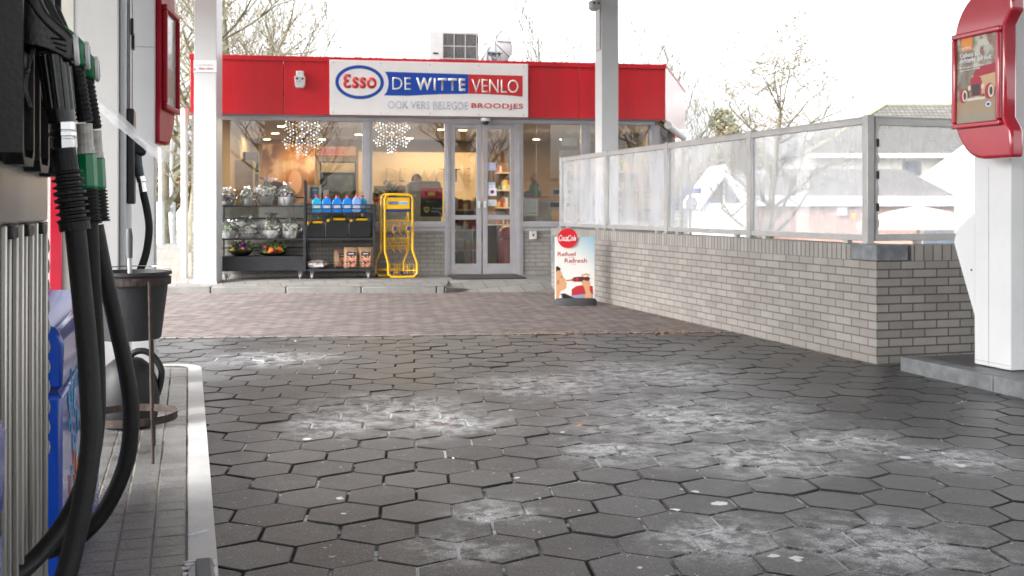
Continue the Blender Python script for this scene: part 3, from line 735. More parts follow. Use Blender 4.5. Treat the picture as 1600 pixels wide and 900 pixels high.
mb = MB(); mb.tube([(0, -.12, 0), (0, -.12, cz)], .04, 10); mb.box(-.13, .13, -.2, -.05, cz-.22, cz-.19); mb.box(-.13, -.10, -.19, -.06, cz-.36, cz-.22); mb.box(.10, .13, -.19, -.06, cz-.36, cz-.22); mb.tube([(-.1, -.12, cz-.22), (0, -.2, cz-.32), (.1, -.12, cz-.22)], .02, 6); mb.build('mount', mat('dish_mount', (.36, .38, .42), .5, .4), t, bevel=.01)

# ---- pillars of the canopy, canopy roof
CZ = 4.2
px_, py_ = CP(325.5, 14.78)
t = thing('canopy_pillar', 'thick white pillar by the plant trolley, carrying a small notice', 'pillar', (px_, py_, .1), -YAW)
wp = .152
MB().box(-wp, wp, -wp, wp, 0, CZ-.1).build('shaft', M_white, t, bevel=.006)
MB().box(-wp-.012, wp+.012, -wp-.012, wp+.012, 0, .02).build('foot_plate', M_rail, t)
t2 = thing('notice', 'small white notice with red and blue print strapped to the pillar', 'notice', (px_, py_, 0), -YAW)
zn0, zn1 = zat(112.5, 14.62), zat(94, 14.62)
MB().box(-wp-.004, wp+.004, -wp-.008, -wp-.001, zn0, zn1).build('plate', M_board, t2)
text('lettering', 'Let op! Draagtas?', M_sgrey, t2, (-wp+.02, wp-.04, zn1-.085, zn1-.05), -wp-.0095)
text('lettering', 'Niet roken', M_sred, t2, (-wp+.07, wp-.04, zn0+.03, zn0+.065), -wp-.0095, bold=.01)
MB().box(-wp+.005, -wp+.02, -wp-.0105, -wp-.009, zn0+.02, zn0+.05).build('print', M_sblue, t2)
MB().box(-wp-.007, wp+.007, -wp-.011, -wp-.002, zn0-.008, zn0-.001).build('strap', M_rail, t2)
px_, py_ = CP(948, 14.2)
t = thing('canopy_pillar', 'slimmer white pillar behind the glass screen, in front of the red fascia', 'pillar', (px_, py_, 0), 0)
wq = .118
MB().box(-wq, wq, -wq, wq, 0, CZ-.1).build('shaft', M_white, t, bevel=.006)
MB().box(-wq-.01, wq+.01, -wq-.01, wq+.01, 0, .02).build('foot_plate', M_rail, t)
MB().box(-wq-.02, wq-.1, -wq+.02, wq-.06, 3.2, CZ-.1).build('downpipe', M_rail, t)
q = PYp(930, 7, py_-wq-.1)
t = thing('floodlight', 'small grey lamp housing with two dark eyes high on the slim pillar', 'light', q, 0)
MB().prism([(-.065, .05), (-.06, -.05), (-.03, -.075), (.03, -.075), (.06, -.05), (.065, .05)], 'y', -.05, .09).build('housing', mat('lampgrey', (.45, .44, .43), .5), t, bevel=.015)
for dx in (-.03, .03): MB().lathe([(.014, 0), (.012, .01)], (dx, -.05, .01), 10, M=Matrix.Rotation(R(90), 4, 'X')).build('sensor', M_black, t)
MB().box(-.02, .02, .05, .11, -.03, .05).build('bracket', M_rail, t)
# canopy slab (above the picture, shades the forecourt)
def CL(L, d): return Lp(L, d)
cq = [CL(-4.6, 14.0), CL(4.45, 15.6), (9.6, -1.5), (-2.2, -4.5)]
cq = [CL(-7.2, 13.9), CL(4.42, 15.75), (9.3, -5.0), (-5.5, -5.0)]
t = thing('canopy', 'white flat forecourt canopy with a red edge overhead', 'canopy', (0, 0, 0))
MB().prism(cq, 'z', CZ, CZ+.12).build('soffit', mat('canopy_soffit', (.8, .8, .79), .5, var=.03), t)
mb = MB()
for i in range(4):
    a_, b_ = Vector(cq[i]), Vector(cq[(i+1) % 4]); u = (b_-a_).normalized(); nn2 = Vector((u.y, -u.x))
    cen = Vector((2, 5));
    if (a_+nn2-cen).length < (a_-cen).length: nn2 = -nn2
    p = [a_-u*.06, b_+u*.06, b_+u*.06+nn2*.06, a_-u*.06+nn2*.06]
    MB().prism([(v.x, v.y) for v in p], 'z', CZ+.005, CZ+.75).build('edge_panel', M_red, t)

# ================================================================== brick wall with glass screen
WX = 4.75; WY0, WY1 = 6.66, 13.9; WT = .86
t = thing('brick_wall', 'low grey brick wall with upright capping course beside the forecourt', 'wall', (WX, WY0, 0))
o_ = (WX, WY0, 0)
mb = MB(); mb.cm = 0
mb.add([(0, 0, -.1), (0, WY1-WY0, -.1), (0, WY1-WY0, WT-.115), (0, 0, WT-.115)], [(0, 1, 2, 3)])
mb.add([(.0, 0, -.1), (4.5, 0, -.1), (4.5, 0, WT-.115), (0, 0, WT-.115)], [(0, 1, 2, 3)]); mb.mi[-1] = 1
mb.add([(.22, .22, -.1), (.22, WY1-WY0, -.1), (.22, WY1-WY0, WT-.115), (.22, .22, WT-.115)], [(0, 3, 2, 1)])
mb.add([(0, WY1-WY0, -.1), (.22, WY1-WY0, -.1), (.22, WY1-WY0, WT-.115), (0, WY1-WY0, WT-.115)], [(0, 1, 2, 3)]); mb.mi[-1] = 1
mb.add([(.22, .22, -.1), (4.5, .22, -.1), (4.5, .22, WT-.115), (.22, .22, WT-.115)], [(0, 3, 2, 1)]); mb.mi[-1] = 1
mb.build('body', [M_brick_wall, M_brick_end], t, fixn=False)
mb = MB()
L = WY1-WY0
mb.box(-.002, .222, .30, L, WT-.115, WT); mb.build('capping_course', M_soldier, t)
mb = MB(); mb.box(.30, 4.5, -.002, .222, WT-.115, WT); mb.build('capping_course', M_soldier2, t)
mb = MB(); mb.prism([(-.006, -.006), (.26, -.006), (.26, .226), (.226, .226), (.226, .3), (-.006, .3)], 'z', WT-.112, WT+.004); mb.build('corner_stone', M_blue_stone, t, bevel=.004)
mb = MB(); mb.box(-.006, .226, L-.18, L+.004, WT-.5, WT-.2+.1); mb.build('end_plate', M_blue_stone, t, bevel=.004)
# glass screen
t = thing('glass_screen', 'milky glass wind screen in aluminium frame standing on the brick wall', 'glass screen', (WX, WY0, 0))
FB, FT = .885, 1.80; fx = .09
ysp = [8.07*.0, 1.66, 3.27, 4.88, 6.5]
def fy(px): return PXp(px, 300, WX+fx)[1]-WY0
posts = [fy(1357), fy(1174), fy(1044), fy(949), fy(878)]
for i, y in enumerate(posts):
    mb = MB(); mb.box(fx-.028, fx+.028, y-.03, y+.03, WT-.02, FT+.02); mb.box(fx-.05, fx+.05, y-.045, y+.045, WT+.001, WT+.012)
    mb.build('post', M_rail, t, bevel=.004)
for i in range(4):
    y0, y1 = posts[i]+.032, posts[i+1]-.032
    mb = MB(); mb.box(fx-.02, fx+.02, y0, y1, FB-.0, FB+.045); mb.box(fx-.022, fx+.022, y0, y1, FT-.045, FT); mb.box(fx-.012, fx+.026, y0, y1, FT+.001, FT+.012)
    mb.box(fx-.02, fx+.02, y0, y0+.02, FB+.046, FT-.046); mb.box(fx-.02, fx+.02, y1-.02, y1, FB+.046, FT-.046)
    mb.build('rail_frame', M_rail, t, bevel=.003)
    MB().box(fx-.004, fx+.004, y0+.02, y1-.02, FB+.045, FT-.045).build('glass_pane', M_screen, t)
    for yy in (y0+.2, y1-.25): MB().box(fx-.02, fx+.02, yy, yy+.06, WT+.0005, FB-.001).build('spacer', M_rail, t)
ye = posts[0]+.0; e0 = fx+.05
mb = MB(); mb.box(e0, 4.4, ye-.022, ye+.022, FT-.055, FT+.0); mb.box(e0, 4.4, ye-.02, ye+.02, FB+.0, FB+.05); mb.box(e0, e0+.02, ye-.02, ye+.02, FB+.051, FT-.056)
mb.box(e0, 4.4, ye-.012, ye+.03, FT+.001, FT+.013)
mb.build('rail_frame', M_rail, t, bevel=.003)
MB().box(e0+.02, 4.4, ye-.004, ye+.004, FB+.05, FT-.055).build('glass_pane', M_screen, t)
for k in range(7): MB().box(e0+.002, e0+.024, ye-.028, ye-.021, FB+.1+k*.12, FB+.16+k*.12).build('clip', M_black if k % 2 else M_rail, t)
mb = MB(); mb.box(e0+.35, e0+.40, ye-.02, ye+.02, WT+.0005, FB-.001); mb.box(e0+2, e0+2.05, ye-.02, ye+.02, WT+.0005, FB-.001); mb.build('spacer', M_rail, t)

# ================================================================== white totem column with red poster sign (right)
def totem(name_lab, X, Y0, Y1, sgn, z0):
    """column: sgn=-1 poster faces -X"""
    t = thing('service_column', name_lab, 'column', (X, (Y0+Y1)/2, z0))
    return t
X0 = 4.99
t = thing('service_column', 'white metal column with slanted housing on the far island beside the brick wall', 'column', (X0, 5.775, .098))
mb = MB(); mb.box(0, .62, -.165, .165, 0, 3.2); mb.build('shaft', M_white, t, bevel=.008)
hp = [(.166, .0), (.168, .32), (.37, .80), (.34, .88), (.2, .98), (.166, 1.0)]
mb = MB(); mb.prism(hp, 'x', .004, .6); mb.build('housing', M_white, t, bevel=.006)
mb = MB(); mb.box(-.002, -.0004, -.166, .165, 1.985, 1.988); mb.build('seam', mat('seam', (.35, .35, .36), .6), t)
MB().box(-.002, -.0004, .03, .0325, .01, 1.3).build('seam', MATS['seam'], t)
MB().box(-.002, -.0004, -.166, .165, .028, .031).build('seam', MATS['seam'], t)
MB().box(.1, .104, -.167, -.1655, .0, 1.3).build('seam', MATS['seam'], t)
MB().lathe([(.006, 0), (.005, .006)], (-.001, .19, .62), 8, M=Matrix.Rotation(R(-90), 4, 'Y')).build('screw', M_black, t)

M_redsatin = mat('red_satin', (.40, .006, .02), .42, var=.05, spec=.25)
def poster_sign(label, loc, rotz, poster, red=None):
    red = red or M_redgloss
    """local frame: face towards -X, near edge at y=0, far edge y=+w"""
    t = thing('poster_sign', label, 'sign', loc, rotz)
    w_, z0, z1 = .50, 0, 1.06; r = .36; th = .1
    pts = [(0, z0)]
    pts.append((w_-r+.08, z0))
    for k in range(1, 9):
        an = R(-90+90*k/8); pts.append((w_-r+.08+(r-.08)*math.cos(an), z0+r+r*math.sin(an)))
    for k in range(0, 9):
        an = R(90*k/8); pts.append((w_-r+.08+(r-.08)*math.cos(an), z1-r+r*math.sin(an)))
    pts += [(0, z1), (-.03, z1), (-.03, z1-.17), (.0, z1-.2), (.035, z1-.25), (.035, z0+.25), (.0, z0+.2), (-.02, z0+.16), (-.02, z0)]
    mb = MB(); mb.prism(pts, 'x', 0, th); mb.build('body', red, t, bevel=.02, seg=3)
    py0, py1, pz0, pz1 = .085, .445, .235, .775
    mb = MB(); b = .035
    for (a0, a1, c0, c1) in ((py0-b, py1+b, pz0-b, pz0), (py0-b, py1+b, pz1, pz1+b), (py0-b, py0, pz0, pz1), (py1, py1+b, pz0, pz1)):
        mb.box(-.028, .001, a0, a1, c0, c1)
    mb.build('frame', red, t, bevel=.01, seg=3)
    ps = MB().box(-.006, -.002, py0, py1, pz0, pz1).build('poster', poster, t)
    return t, ps, (py0, py1, pz0, pz1)
def poster_bg(name, c0, c1, c2, sc=6):
    m, n, o = newmat(name); p = N(n, 'ShaderNodeBsdfPrincipled'); n.links.new(p.outputs[0], o.inputs[0]); v = coords(n)
    q = N(n, 'ShaderNodeTexNoise'); q.inputs['Scale'].default_value = sc; q.inputs['Detail'].default_value = 3; n.links.new(v, q.inputs['Vector'])
    q2 = N(n, 'ShaderNodeTexNoise'); q2.inputs['Scale'].default_value = sc*2.3; q2.inputs['Detail'].default_value = 4; n.links.new(v, q2.inputs['Vector'])
    c = mixc(n, ramp(n, q.outputs[0], .4, .62), c0, c1); c = mixc(n, ramp(n, q2.outputs[0], .5, .65), c, c2)
    n.links.new(c, p.inputs['Base Color']); p.inputs['Roughness'].default_value = .3; p.inputs['Coat Weight'].default_value = .4; MATS[name] = m; return m
def flat(name, col, rough=.4): return mat(name, col, rough, var=.02)
def ell(y, z, ry, rz, n=20, a0=0): return [(y+ry*math.cos(2*math.pi*k/n+a0), z+rz*math.sin(2*math.pi*k/n+a0)) for k in range(n)]
PB = poster_bg('poster_print', (.16, .15, .10), (.45, .46, .38), (.20, .07, .06), 7)
t, ps, (a0, a1, z0, z1) = poster_sign('large red rounded sign with a toy car poster on the right column', (4.76, 5.372, 1.437), 0, PB)
XF = -.0075
def pr(poly, m, k, nm='print'):
    return MB().prism(poly, 'x', XF-.0008*k-.0006, XF-.0008*k).build(nm, m, ps)
W_, H_ = a1-a0, z1-z0
def U(u, v): return (a1-u*W_, z0+v*H_)      # u from left of the picture (far) to right (near)
def rect(u0, v0, u1, v1): return [U(u0, v0), U(u1, v0), U(u1, v1), U(u0, v1)]
pr(rect(0, 0, 1, .27), flat('pp_table', (.36, .27, .18)), 0)
pr(rect(0, 0, 1, .10), flat('pp_table2', (.30, .27, .22)), 1)
pr(rect(.12, .85, .40, 1), flat('pp_orange', (.75, .27, .06)), 1)
pr([U(.38, .55), U(1, .60), U(1, .40), U(.9, .33), U(.55, .32), U(.40, .36)], flat('pp_tan', (.55, .38, .22)), 1)
pr([U(.42, .55), U(.5, .63), U(1, .665), U(1, .55), U(.45, .52)], flat('pp_red', (.38, .03, .05)), 2)
pr([U(.35, .50), U(.42, .535), U(.6, .52), U(.64, .46), U(.62, .30), U(.38, .30)], flat('pp_red', (.38, .03, .05)), 3)
pr(rect(.40, .31, .58, .44), flat('pp_dark', (.05, .05, .06)), 4)
for (u, v, r1) in ((.18, .32, .11), (.83, .34, .12)):
    c = U(u, v); pr(ell(c[0], c[1], r1*W_, r1*W_*1.15), flat('pp_red', (.38, .03, .05)), 4); c2 = (c[0]-.02*W_-.006, c[1])
    pr(ell(c2[0], c2[1], r1*W_*.62, r1*W_*.95), flat('pp_tan2', (.66, .56, .42)), 5); pr(ell(c2[0], c2[1], r1*W_*.3, r1*W_*.6), flat('pp_dark', (.05, .05, .06)), 6)
pr(rect(.26, .255, .72, .285), flat('pp_cream', (.65, .6, .5)), 5)
for u in (.33, .66): c = U(u, .405); pr(ell(c[0], c[1], .035*W_, .03*W_*1.5), flat('pp_cream', (.65, .6, .5)), 5)
c = U(.80, .19); pr(ell(c[0], c[1], .065*W_, .045*W_), M_board, 5); pr(ell(c[0], c[1], .045*W_, .028*W_), M_sblue, 6)
def ptxt(s, u0, u1, v0, v1, m, bold=.0):
    o = text('lettering', s, m, ps, (U(u0, 0)[0], U(u1, 0)[0], z0+v0*H_, z0+v1*H_), XF-.006, bold=bold, plane='yz'); return o
ptxt('Cadeaus zijn', .10, .60, .755, .83, M_board, .02); ptxt('dichterbij dan ooit.', .09, .90, .685, .765, M_board, .02)
ptxt('Met Extra spaart u nog sneller voor cadeaus', .09, .88, .64, .665, M_board); ptxt('vraag ernaar in de shop', .09, .6, .61, .632, M_board); ptxt('extra', .15, .37, .865, .9, M_board)

# ================================================================== LEFT ISLAND: pumps, hoses, bin, bucket
PXF = -.32
t = thing('fuel_pump', 'near steel fuel pump with ribbed panel and three black nozzle holders', 'fuel pump', (PXF, 2.0, IZ))
o0 = (PXF, 2.0, IZ)
mb = MB(); mb.box(-.55, 0, -.75, .60, 0, 2.3); mb.build('body', M_steel, t, bevel=.006)
mb = MB()
y = .165
zt = 1.10-IZ
for (c0, c1) in ((.005, .04), (.134, .237), (.342, .44), (.566, .599)):
    mb.box(.0005, .012, c0, c1, .0, zt)
    mb.box(.012, .022, c0+.012, c0+.022, .0, zt); mb.box(.012, .022, c1-.022, c1-.012, .0, zt)
mb.build('ribbed_panel', M_steel, t, bevel=.003)
mb = MB(); mb.box(.0005, .02, -.7, .598, zt+.001, zt+.11); mb.build('trim', M_steel, t, bevel=.006)
mb = MB()
pass
for c0 in (.055, .26, .47): MB().box(.001, .026, c0, c0+.07, zt-.025, zt-.002).build('slot_cap', M_black, t, bevel=.003)
mb = MB()
for k in range(11): z = 1.06-IZ-k*.045; mb.prism([(.602, z), (.63, z-.02), (.602, z-.03)], 'x', -.02, .022)
mb.build('serrated_edge', M_rail, t)
# nozzle holders
for i, (ya, zb) in enumerate(((-.005, 1.205), (.215, 1.20), (.435, 1.197))):
    zb -= IZ; W_ = .15; d_ = .05
    mb = MB()
    prof = [(ya, zb+.02), (ya+.02, zb), (ya+W_-.02, zb), (ya+W_, zb+.02), (ya+W_, zb+.75), (ya, zb+.75)]
    inn = [(ya+.014, zb+.03), (ya+.03, zb+.014), (ya+W_-.03, zb+.014), (ya+W_-.014, zb+.03), (ya+W_-.014, zb+.75), (ya+.014, zb+.75)]
    n = len(prof)
    for k in range(n):
        if k == 4: continue
        a, b, c, d = prof[k], prof[(k+1) % n], inn[(k+1) % n], inn[k]
        mb.add([(.001, a[0], a[1]), (d_, a[0], a[1]), (d_, b[0], b[1]), (.001, b[0], b[1]), (.001, d[0], d[1]), (d_, d[0], d[1]), (d_, c[0], c[1]), (.001, c[0], c[1])], ((0, 1, 2, 3), (7, 6, 5, 4), (1, 5, 6, 2)))
    mb.box(.0015, .006, ya+.012, ya+W_-.012, zb+.012, zb+.75)
    hld = mb.build('nozzle_holder', M_black, t)
    MB().box(.008, .05, ya+.05, ya+.10, zb+.165, zb+.2).build('bracket', M_black, hld, bevel=.006)
    MB().lathe([(.008, 0), (.008, .02)], (.006, ya+.07, zb+.06), 8, M=Matrix.Rotation(R(90), 4, 'Y')).build('bolt', M_chrome, hld)

def nozzle(kind, dy, dz, hose, label):
    yc = 2.1+dy; t = thing('fuel_nozzle', label, 'fuel nozzle', (-.27, yc, 1.30+dz), 0, 'fuel nozzles hanging on the near pump')
    def q(px, py, Y=2.1):
        x, y, z = PYp(px, py, Y); return Vector((x+.27, y-2.1, z-1.30))
    bm_ = M_nblack if kind == 'A' else M_green
    out = [(20, -60), (48, -40), (66, 2), (78, 24), (108, 50), (117, 60), (119, 97), (108, 99), (92, 90), (74, 82), (58, 78), (38, 76), (20, 40)]
    if kind != 'A':
        outn = [(20, -60), (48, -40), (66, 2), (80, 26), (84, 32), (84, 82), (74, 82), (58, 78), (38, 76), (20, 40)]
        P = [q(*p) for p in outn]; MB().prism([(p.x, p.z) for p in P], 'y', -.022, .022).build('spout_cover', M_black, t, bevel=.012, seg=3)
        out = [(80, 27), (92, 36), (108, 50), (117, 60), (119, 97), (108, 99), (92, 91), (80, 84)]
    P = [q(*p) for p in out]; mb = MB(); mb.prism([(p.x, p.z) for p in P], 'y', -.027, .027)
    mb.build('body', bm_, t, bevel=.016, seg=4)
    # raised shell line and guard
    mb = MB(); pts = spline([q(38, -30), q(52, 10), q(74, 40), q(104, 66)], 5); mb.tube([p+Vector((0, -.028, 0)) for p in pts], [.003]*len(pts), 6); mb.build('shell_seam', bm_, t, smooth=True)
    c = q(118, 78); Mr = Matrix.Translation(c) @ Matrix.Rotation(R(90-4), 4, 'Y') @ Matrix.Rotation(R(-5), 4, 'X')
    cap = MB().lathe([(.0285, -.003), (.0285, .003), (.025, .006)], n=28, M=Mr).build('end_cap', M_board, t, smooth=True)
    MB().lathe([(.019, .0062), (.019, .0072)], n=24, M=Mr).build('emblem', M_sblue if kind != 'A' else M_black, cap)
    mb = MB()
    for k in range(3): pts = [q(82+4*k, 63+k*7), q(106, 66+k*9)]; mb.tube([p+Vector((0, -.029, 0)) for p in pts], .0018, 5)
    mb.build('moulded_marks', M_black if kind == 'A' else bm_, t)
    # trigger guard
    mb = MB(); pts = spline([q(50, 78), q(42, 105), q(38, 140), q(46, 168)], 5); mb.tube(pts, .006, 6); mb.build('trigger_guard', M_black, t, smooth=True)
    if kind == 'A':
        pts = spline([q(84, 88), q(88, 120), q(93, 160), q(97, 192)], 6); rs = [.027-.003*k/(len(pts)-1) for k in range(len(pts))]
        mb = MB(); mb.tube(pts, rs, 20)
        g = mb.build('grip', M_nblack, t, smooth=True)
        mb = MB()
        for k in range(12):
            an = 2*math.pi*k/12; off = Vector((math.cos(an)*.0245, math.sin(an)*.0245, 0)); mb.tube([p+off*(rs[i]/.0258) for i, p in enumerate(pts[:-4])], .0035, 5)
        mb.build('grip_ribs', M_nblack, g, smooth=True)
        cs = [(97, 190, .0215), (97.3, 203, .0218), (97.4, 204, .0185), (97.4, 206, .0185), (97.4, 207, .0235), (97.8, 213, .0235), (97.9, 214, .019), (98, 217, .019), (98.1, 218, .0215), (98.6, 232, .0215)]
        mb = MB(); mb.tube([q(a, b) for a, b, _ in cs], [r for *_, r in cs], 8); mb.build('swivel', M_chrome, t)
        pts = []; rs = []
        for k in range(60):
            u = k/59; py = 232+u*128; px = 99+u*18.5
            r = .0215 if py < 268 else (.0215+(.0062 if int((py-268)/5.2) % 2 == 0 else -.001)) + (py-268)*.00002
            if py > 346: r = .027
            pts.append(q(px, py)); rs.append(r)
        mb = MB(); mb.tube(pts, rs, 20); mb.build('bend_guard', M_rubber, t, smooth=False)
    else:
        pts = [q(98+k*.35, 92+k*2.05) for k in range(50)]; rs = [(.0165 if k < 6 else (.0165 if (k//2) % 2 else .0145)) for k in range(50)]
        mb = MB(); mb.tube(pts, rs, 14); mb.build('grip', M_rubber, t)
        mb = MB(); mb.tube([q(114, 196), q(116.5, 236), q(116.6, 237), q(117.3, 248)], [.0155, .0155, .017, .017], 14); mb.build('swivel', mat('worn_white_sleeve', (.55, .53, .49), .5, var=.2, scale=40, dirt=.5), t)
        mb = MB(); mb.tube([q(117.3, 248), q(117.4, 250), q(120.3, 304), q(120.5, 308)], [.016, .019, .019, .017], 8); mb.build('sleeve', M_green, t)
        pts = []; rs = []
        for k in range(40):
            u = k/39; pts.append(q(120.5+u*5, 308+u*62)); rs.append(.021 if (k//2) % 2 else .0165)
        rs[-3:] = [.0215]*3
        mb = MB(); mb.tube(pts, rs, 16); mb.build('bend_guard', M_rubber, t)
    hp = []
    for (px, py, Y) in hose:
        x, y, z = PYp(px, py, Y); hp.append((x+.27, y-yc, z-1.30-dz))
    pts = spline(hp, 10); mb = MB(); mb.tube(pts, .0185 if kind == 'A' else .0178, 20); mb.build('hose', M_rubber, t, smooth=True)
    return t
nozzle('A', 0, 0, [(117.5, 356, 2.1), (127, 450, 2.1), (135, 530, 2.09), (140, 600, 2.08), (142, 690, 2.06), (128, 790, 2.03), (104, 895, 2.0), (70, 990, 1.97), (20, 1060, 1.94)], 'black diesel nozzle with white end cap, the one nearest the camera')
nozzle('B', .225, .02, [(139, 342, 2.325), (144, 450, 2.34), (150, 560, 2.36), (150, 660, 2.36), (136, 740, 2.34), (105, 810, 2.31), (60, 868, 2.26), (15, 905, 2.2), (-30, 920, 2.15)], 'middle green nozzle with white end cap between the black one and the last green one')
nozzle('B', .46, .022, [(149, 352, 2.56), (164, 430, 2.56), (180, 500, 2.56), (199, 590, 2.56), (205, 655, 2.56), (196, 725, 2.56), (166, 793, 2.56), (126, 838, 2.56), (80, 860, 2.6), (30, 872, 2.66)], 'farther green nozzle, its hose swinging out furthest over the island')

# near blue box at the picture's lower left and the tall blue bin behind the pump
def blue_bin(label, X, Y0, Y1, z1, dep=.45, writing=True):
    t = thing('waste_bin', label, 'bin', (X, Y0, IZ)); L = Y1-Y0; h = z1-IZ
    MB().box(-dep, 0, 0, L, .0, h-.175).build('body', M_blue, t, bevel=.01)
    mb = MB(); pts = [(-dep, h-.16), (-.0, h-.16), (.004, h-.05), (-.012, h-.015), (-.045, h), (-dep, h)]
    mb.prism(pts, 'y', -.004, L+.004); mb.build('lid', M_blue, t, bevel=.008)
    MB().box(-dep+.01, -.01, .01, L-.01, h-.176, h-.16).build('gap', M_navy, t)
    return t
tb_ = blue_bin('tall blue plastic bin with angled lid standing beyond the ribbed pump side', -.29, 2.79, 3.9, .855)
Mi = mat('sticker_white', (.8, .82, .85), .4); Mlb = mat('sticker_cyan', (.1, .4, .65), .4); Mor = mat('sticker_orange', (.75, .2, .08), .4)
text('lettering', 'Synergy', Mi, tb_, (.42, 1.03, .36, .52), .0025, shear=.2, plane='yz', ext=.001)
mb = MB()
rr_ = random.Random(3)
for k in range(26):
    y = .12+rr_.random()*.28; z = .28+rr_.random()*.28; mb.box(.001, .003, y, y+.012, z, z+.02+rr_.random()*.04)
mb.build('print', Mlb, tb_)
mb = MB()
for k in range(26):
    y = .15+rr_.random()*.3; z = .12+rr_.random()*.28; mb.box(.001, .0034, y, y+.012, z, z+.02+rr_.random()*.04)
mb.build('print', Mor, tb_)
text('lettering', 'fuel', Mi, tb_, (.06, .24, .08, .2), .0025, plane='yz', ext=.001)
blue_bin('blue box with sloping lid at the lower left corner, in front of the pump', -.235, .95, 1.56, .885)

# second dispenser
D2X = -.32
t = thing('fuel_pump', 'far pale steel pump cabinet with small door and one black nozzle', 'fuel pump', (D2X, 5.5, IZ))
MB().box(-.62, 0, 0, .62, 0, 2.6).build('body', M_steel2, t, bevel=.006)
MB().box(-.62, -.2, -.006, -.0005, 0, 2.6).build('front_panel', mat('cream_steel', (.66, .64, .58), .45, .3, var=.05, streak=True), t, bevel=.002)
MB().box(-.305, -.250, -.03, -.007, 0, 1.2).build('red_trim', M_redgloss, t, bevel=.004)['label'] = 'red strip'
mb = MB(); 
for k in range(3): mb.box(-.56+k*.1, -.545+k*.1, -.012, -.0065, .9, 2.6)
mb.build('ribs', M_steel2, t)
MB().box(-.62, .0015, .03, .034, 0, 2.6).build('seam', M_black, t)
MB().box(.001, .03, .04, .6, 0, 2.6).build('side_panel', M_white, t, bevel=.006)
mb = MB(); y0, y1, z0, z1 = .16, .44, 1.45-.12, 2.2-.12
mb.box(.0305, .04, y0, y1, z0, z1); dr = mb.build('door', M_steel2, t, bevel=.004)
mb = MB(); mb.box(.0405, .043, y0-.006, y0+.004, z0, z1); mb.box(.0405, .043, y1-.004, y1+.006, z0, z1); mb.box(.0405, .043, y0+.005, y1-.005, z0-.004, z0+.004); mb.box(.0405, .043, y0+.005, y1-.005, z1-.004, z1+.004); mb.build('seal', M_black, dr)
mb = MB(); mb.box(.042, .055, y0+.2, y0+.26, z1-.25, z1-.17); mb.box(.042, .055, y0+.1, y0+.16, z1-.19, z1-.11); mb.build('hinge', M_black, dr)
MB().box(.0305, .065, .1, .30, 1.03, 1.5).build('nozzle_holder', M_black, t, bevel=.008)
def q5(px, py, Y=5.75): return PYp(px, py, Y)
t = thing('fuel_nozzle', 'small black nozzle with blue-grey grip on the far pump', 'fuel nozzle', q5(206, 230)); o5 = Vector(q5(206, 230))
def L5(px, py, Y=5.75): return Vector(PYp(px, py, Y))-o5
mb = MB(); mb.prism([(v.x, v.z) for v in (L5(*p) for p in ((202, 213), (212, 214), (223, 222), (229, 233), (228, 242), (220, 245), (210, 240), (200, 240)))], 'y', -.03, .03); mb.build('body', M_black, t, bevel=.015, seg=3)
mb = MB(); mb.tube([L5(213, 240), L5(215, 258), L5(219, 276)], [.026, .024, .021], 14); mb.build('grip', mat('grip_bluegrey', (.06, .08, .11), .45), t, smooth=True)
mb = MB(); mb.tube([L5(219, 276), L5(221, 284), L5(221.2, 285), L5(223.5, 300)], [.022, .022, .018, .019], 10); mb.build('swivel', M_chrome, t)
mb = MB(); mb.tube(spline([L5(223.5, 300), L5(230, 330), L5(233, 358), L5(229, 392), L5(220, 420), L5(206, 450), L5(196, 500)], 8), .019, 14); mb.build('hose', M_rubber, t, smooth=True)

# white column behind it and its red sign
t = thing('service_column', 'white metal column on the near island behind the far pump', 'column', (-.18, 6.42, IZ))
MB().box(-.5, 0, 0, .34, 0, 3.4).build('shaft', M_white, t, bevel=.006)
MB().box(-.5, -.0, -.002, -.0005, 1.92, 1.923).build('seam', MATS['seam'], t)
PB2 = poster_bg('poster_print_left', (.50, .47, .42), (.62, .62, .6), (.42, .3, .22), 7)
t, ps2, bb = poster_sign('red rounded poster sign on the left column, seen edge-on above the far pump', (0, 0, 0), 0, PB2, M_redsatin)
# mirror: face towards +X
for ch in list(t.children)+list(ps2.children):
    if ch.parent == t or ch.parent == ps2:
        me = ch.data
        for v in me.vertices: v.co.x = -v.co.x
        me.flip_normals()
_x, _y, _ = CP(250.5, 6.15)[0], CP(250.5, 6.15)[1], 0
t.location = (_x, _y, 1.50); t.rotation_euler = (0, 0, R(-9.5)); 
pz = bb
for ch in ps2.children: pass
mb = MB(); mb.box(.0075, .009, bb[0]+.05, bb[1]-.05, bb[2]+.05, bb[2]+.22); mb.build('print', mat('pp_brown', (.35, .22, .15), .4), ps2)
MB().box(-.2, -.101, .06, .2, .4, .7).build('mount', M_white, t)

# bucket in a wire stand, with squeegee
bc = CP(204.5, 4.38); bz = .12
t = thing('bucket_stand', 'rusty iron ring stand on four thin legs holding the bucket', 'stand', (bc[0], bc[1], IZ))
rimz = zat(437, 4.38)-IZ; ringz = zat(655, 4.38)-IZ
def ringprof(r, z, h, th): return [(r-th, z), (r, z), (r, z+h), (r-th, z+h)]
def ringmesh(mb, r, z, h, th, n=40):
    vs = []; fs = []
    for k in range(n):
        an = 2*math.pi*k/n
        for (rr, zz) in ringprof(r, z, h, th): vs.append((rr*math.cos(an), rr*math.sin(an), zz))
    for k in range(n):
        for j in range(4): fs.append((k*4+j, k*4+(j+1) % 4, ((k+1) % n)*4+(j+1) % 4, ((k+1) % n)*4+j))
    mb.add(vs, fs)
mb = MB(); ringmesh(mb, .157, rimz-.018, .03, .003); mb.build('upper_ring', M_rust, t)
mb = MB(); ringmesh(mb, .182, ringz, .03, .003); mb.build('lower_ring', M_rust, t)
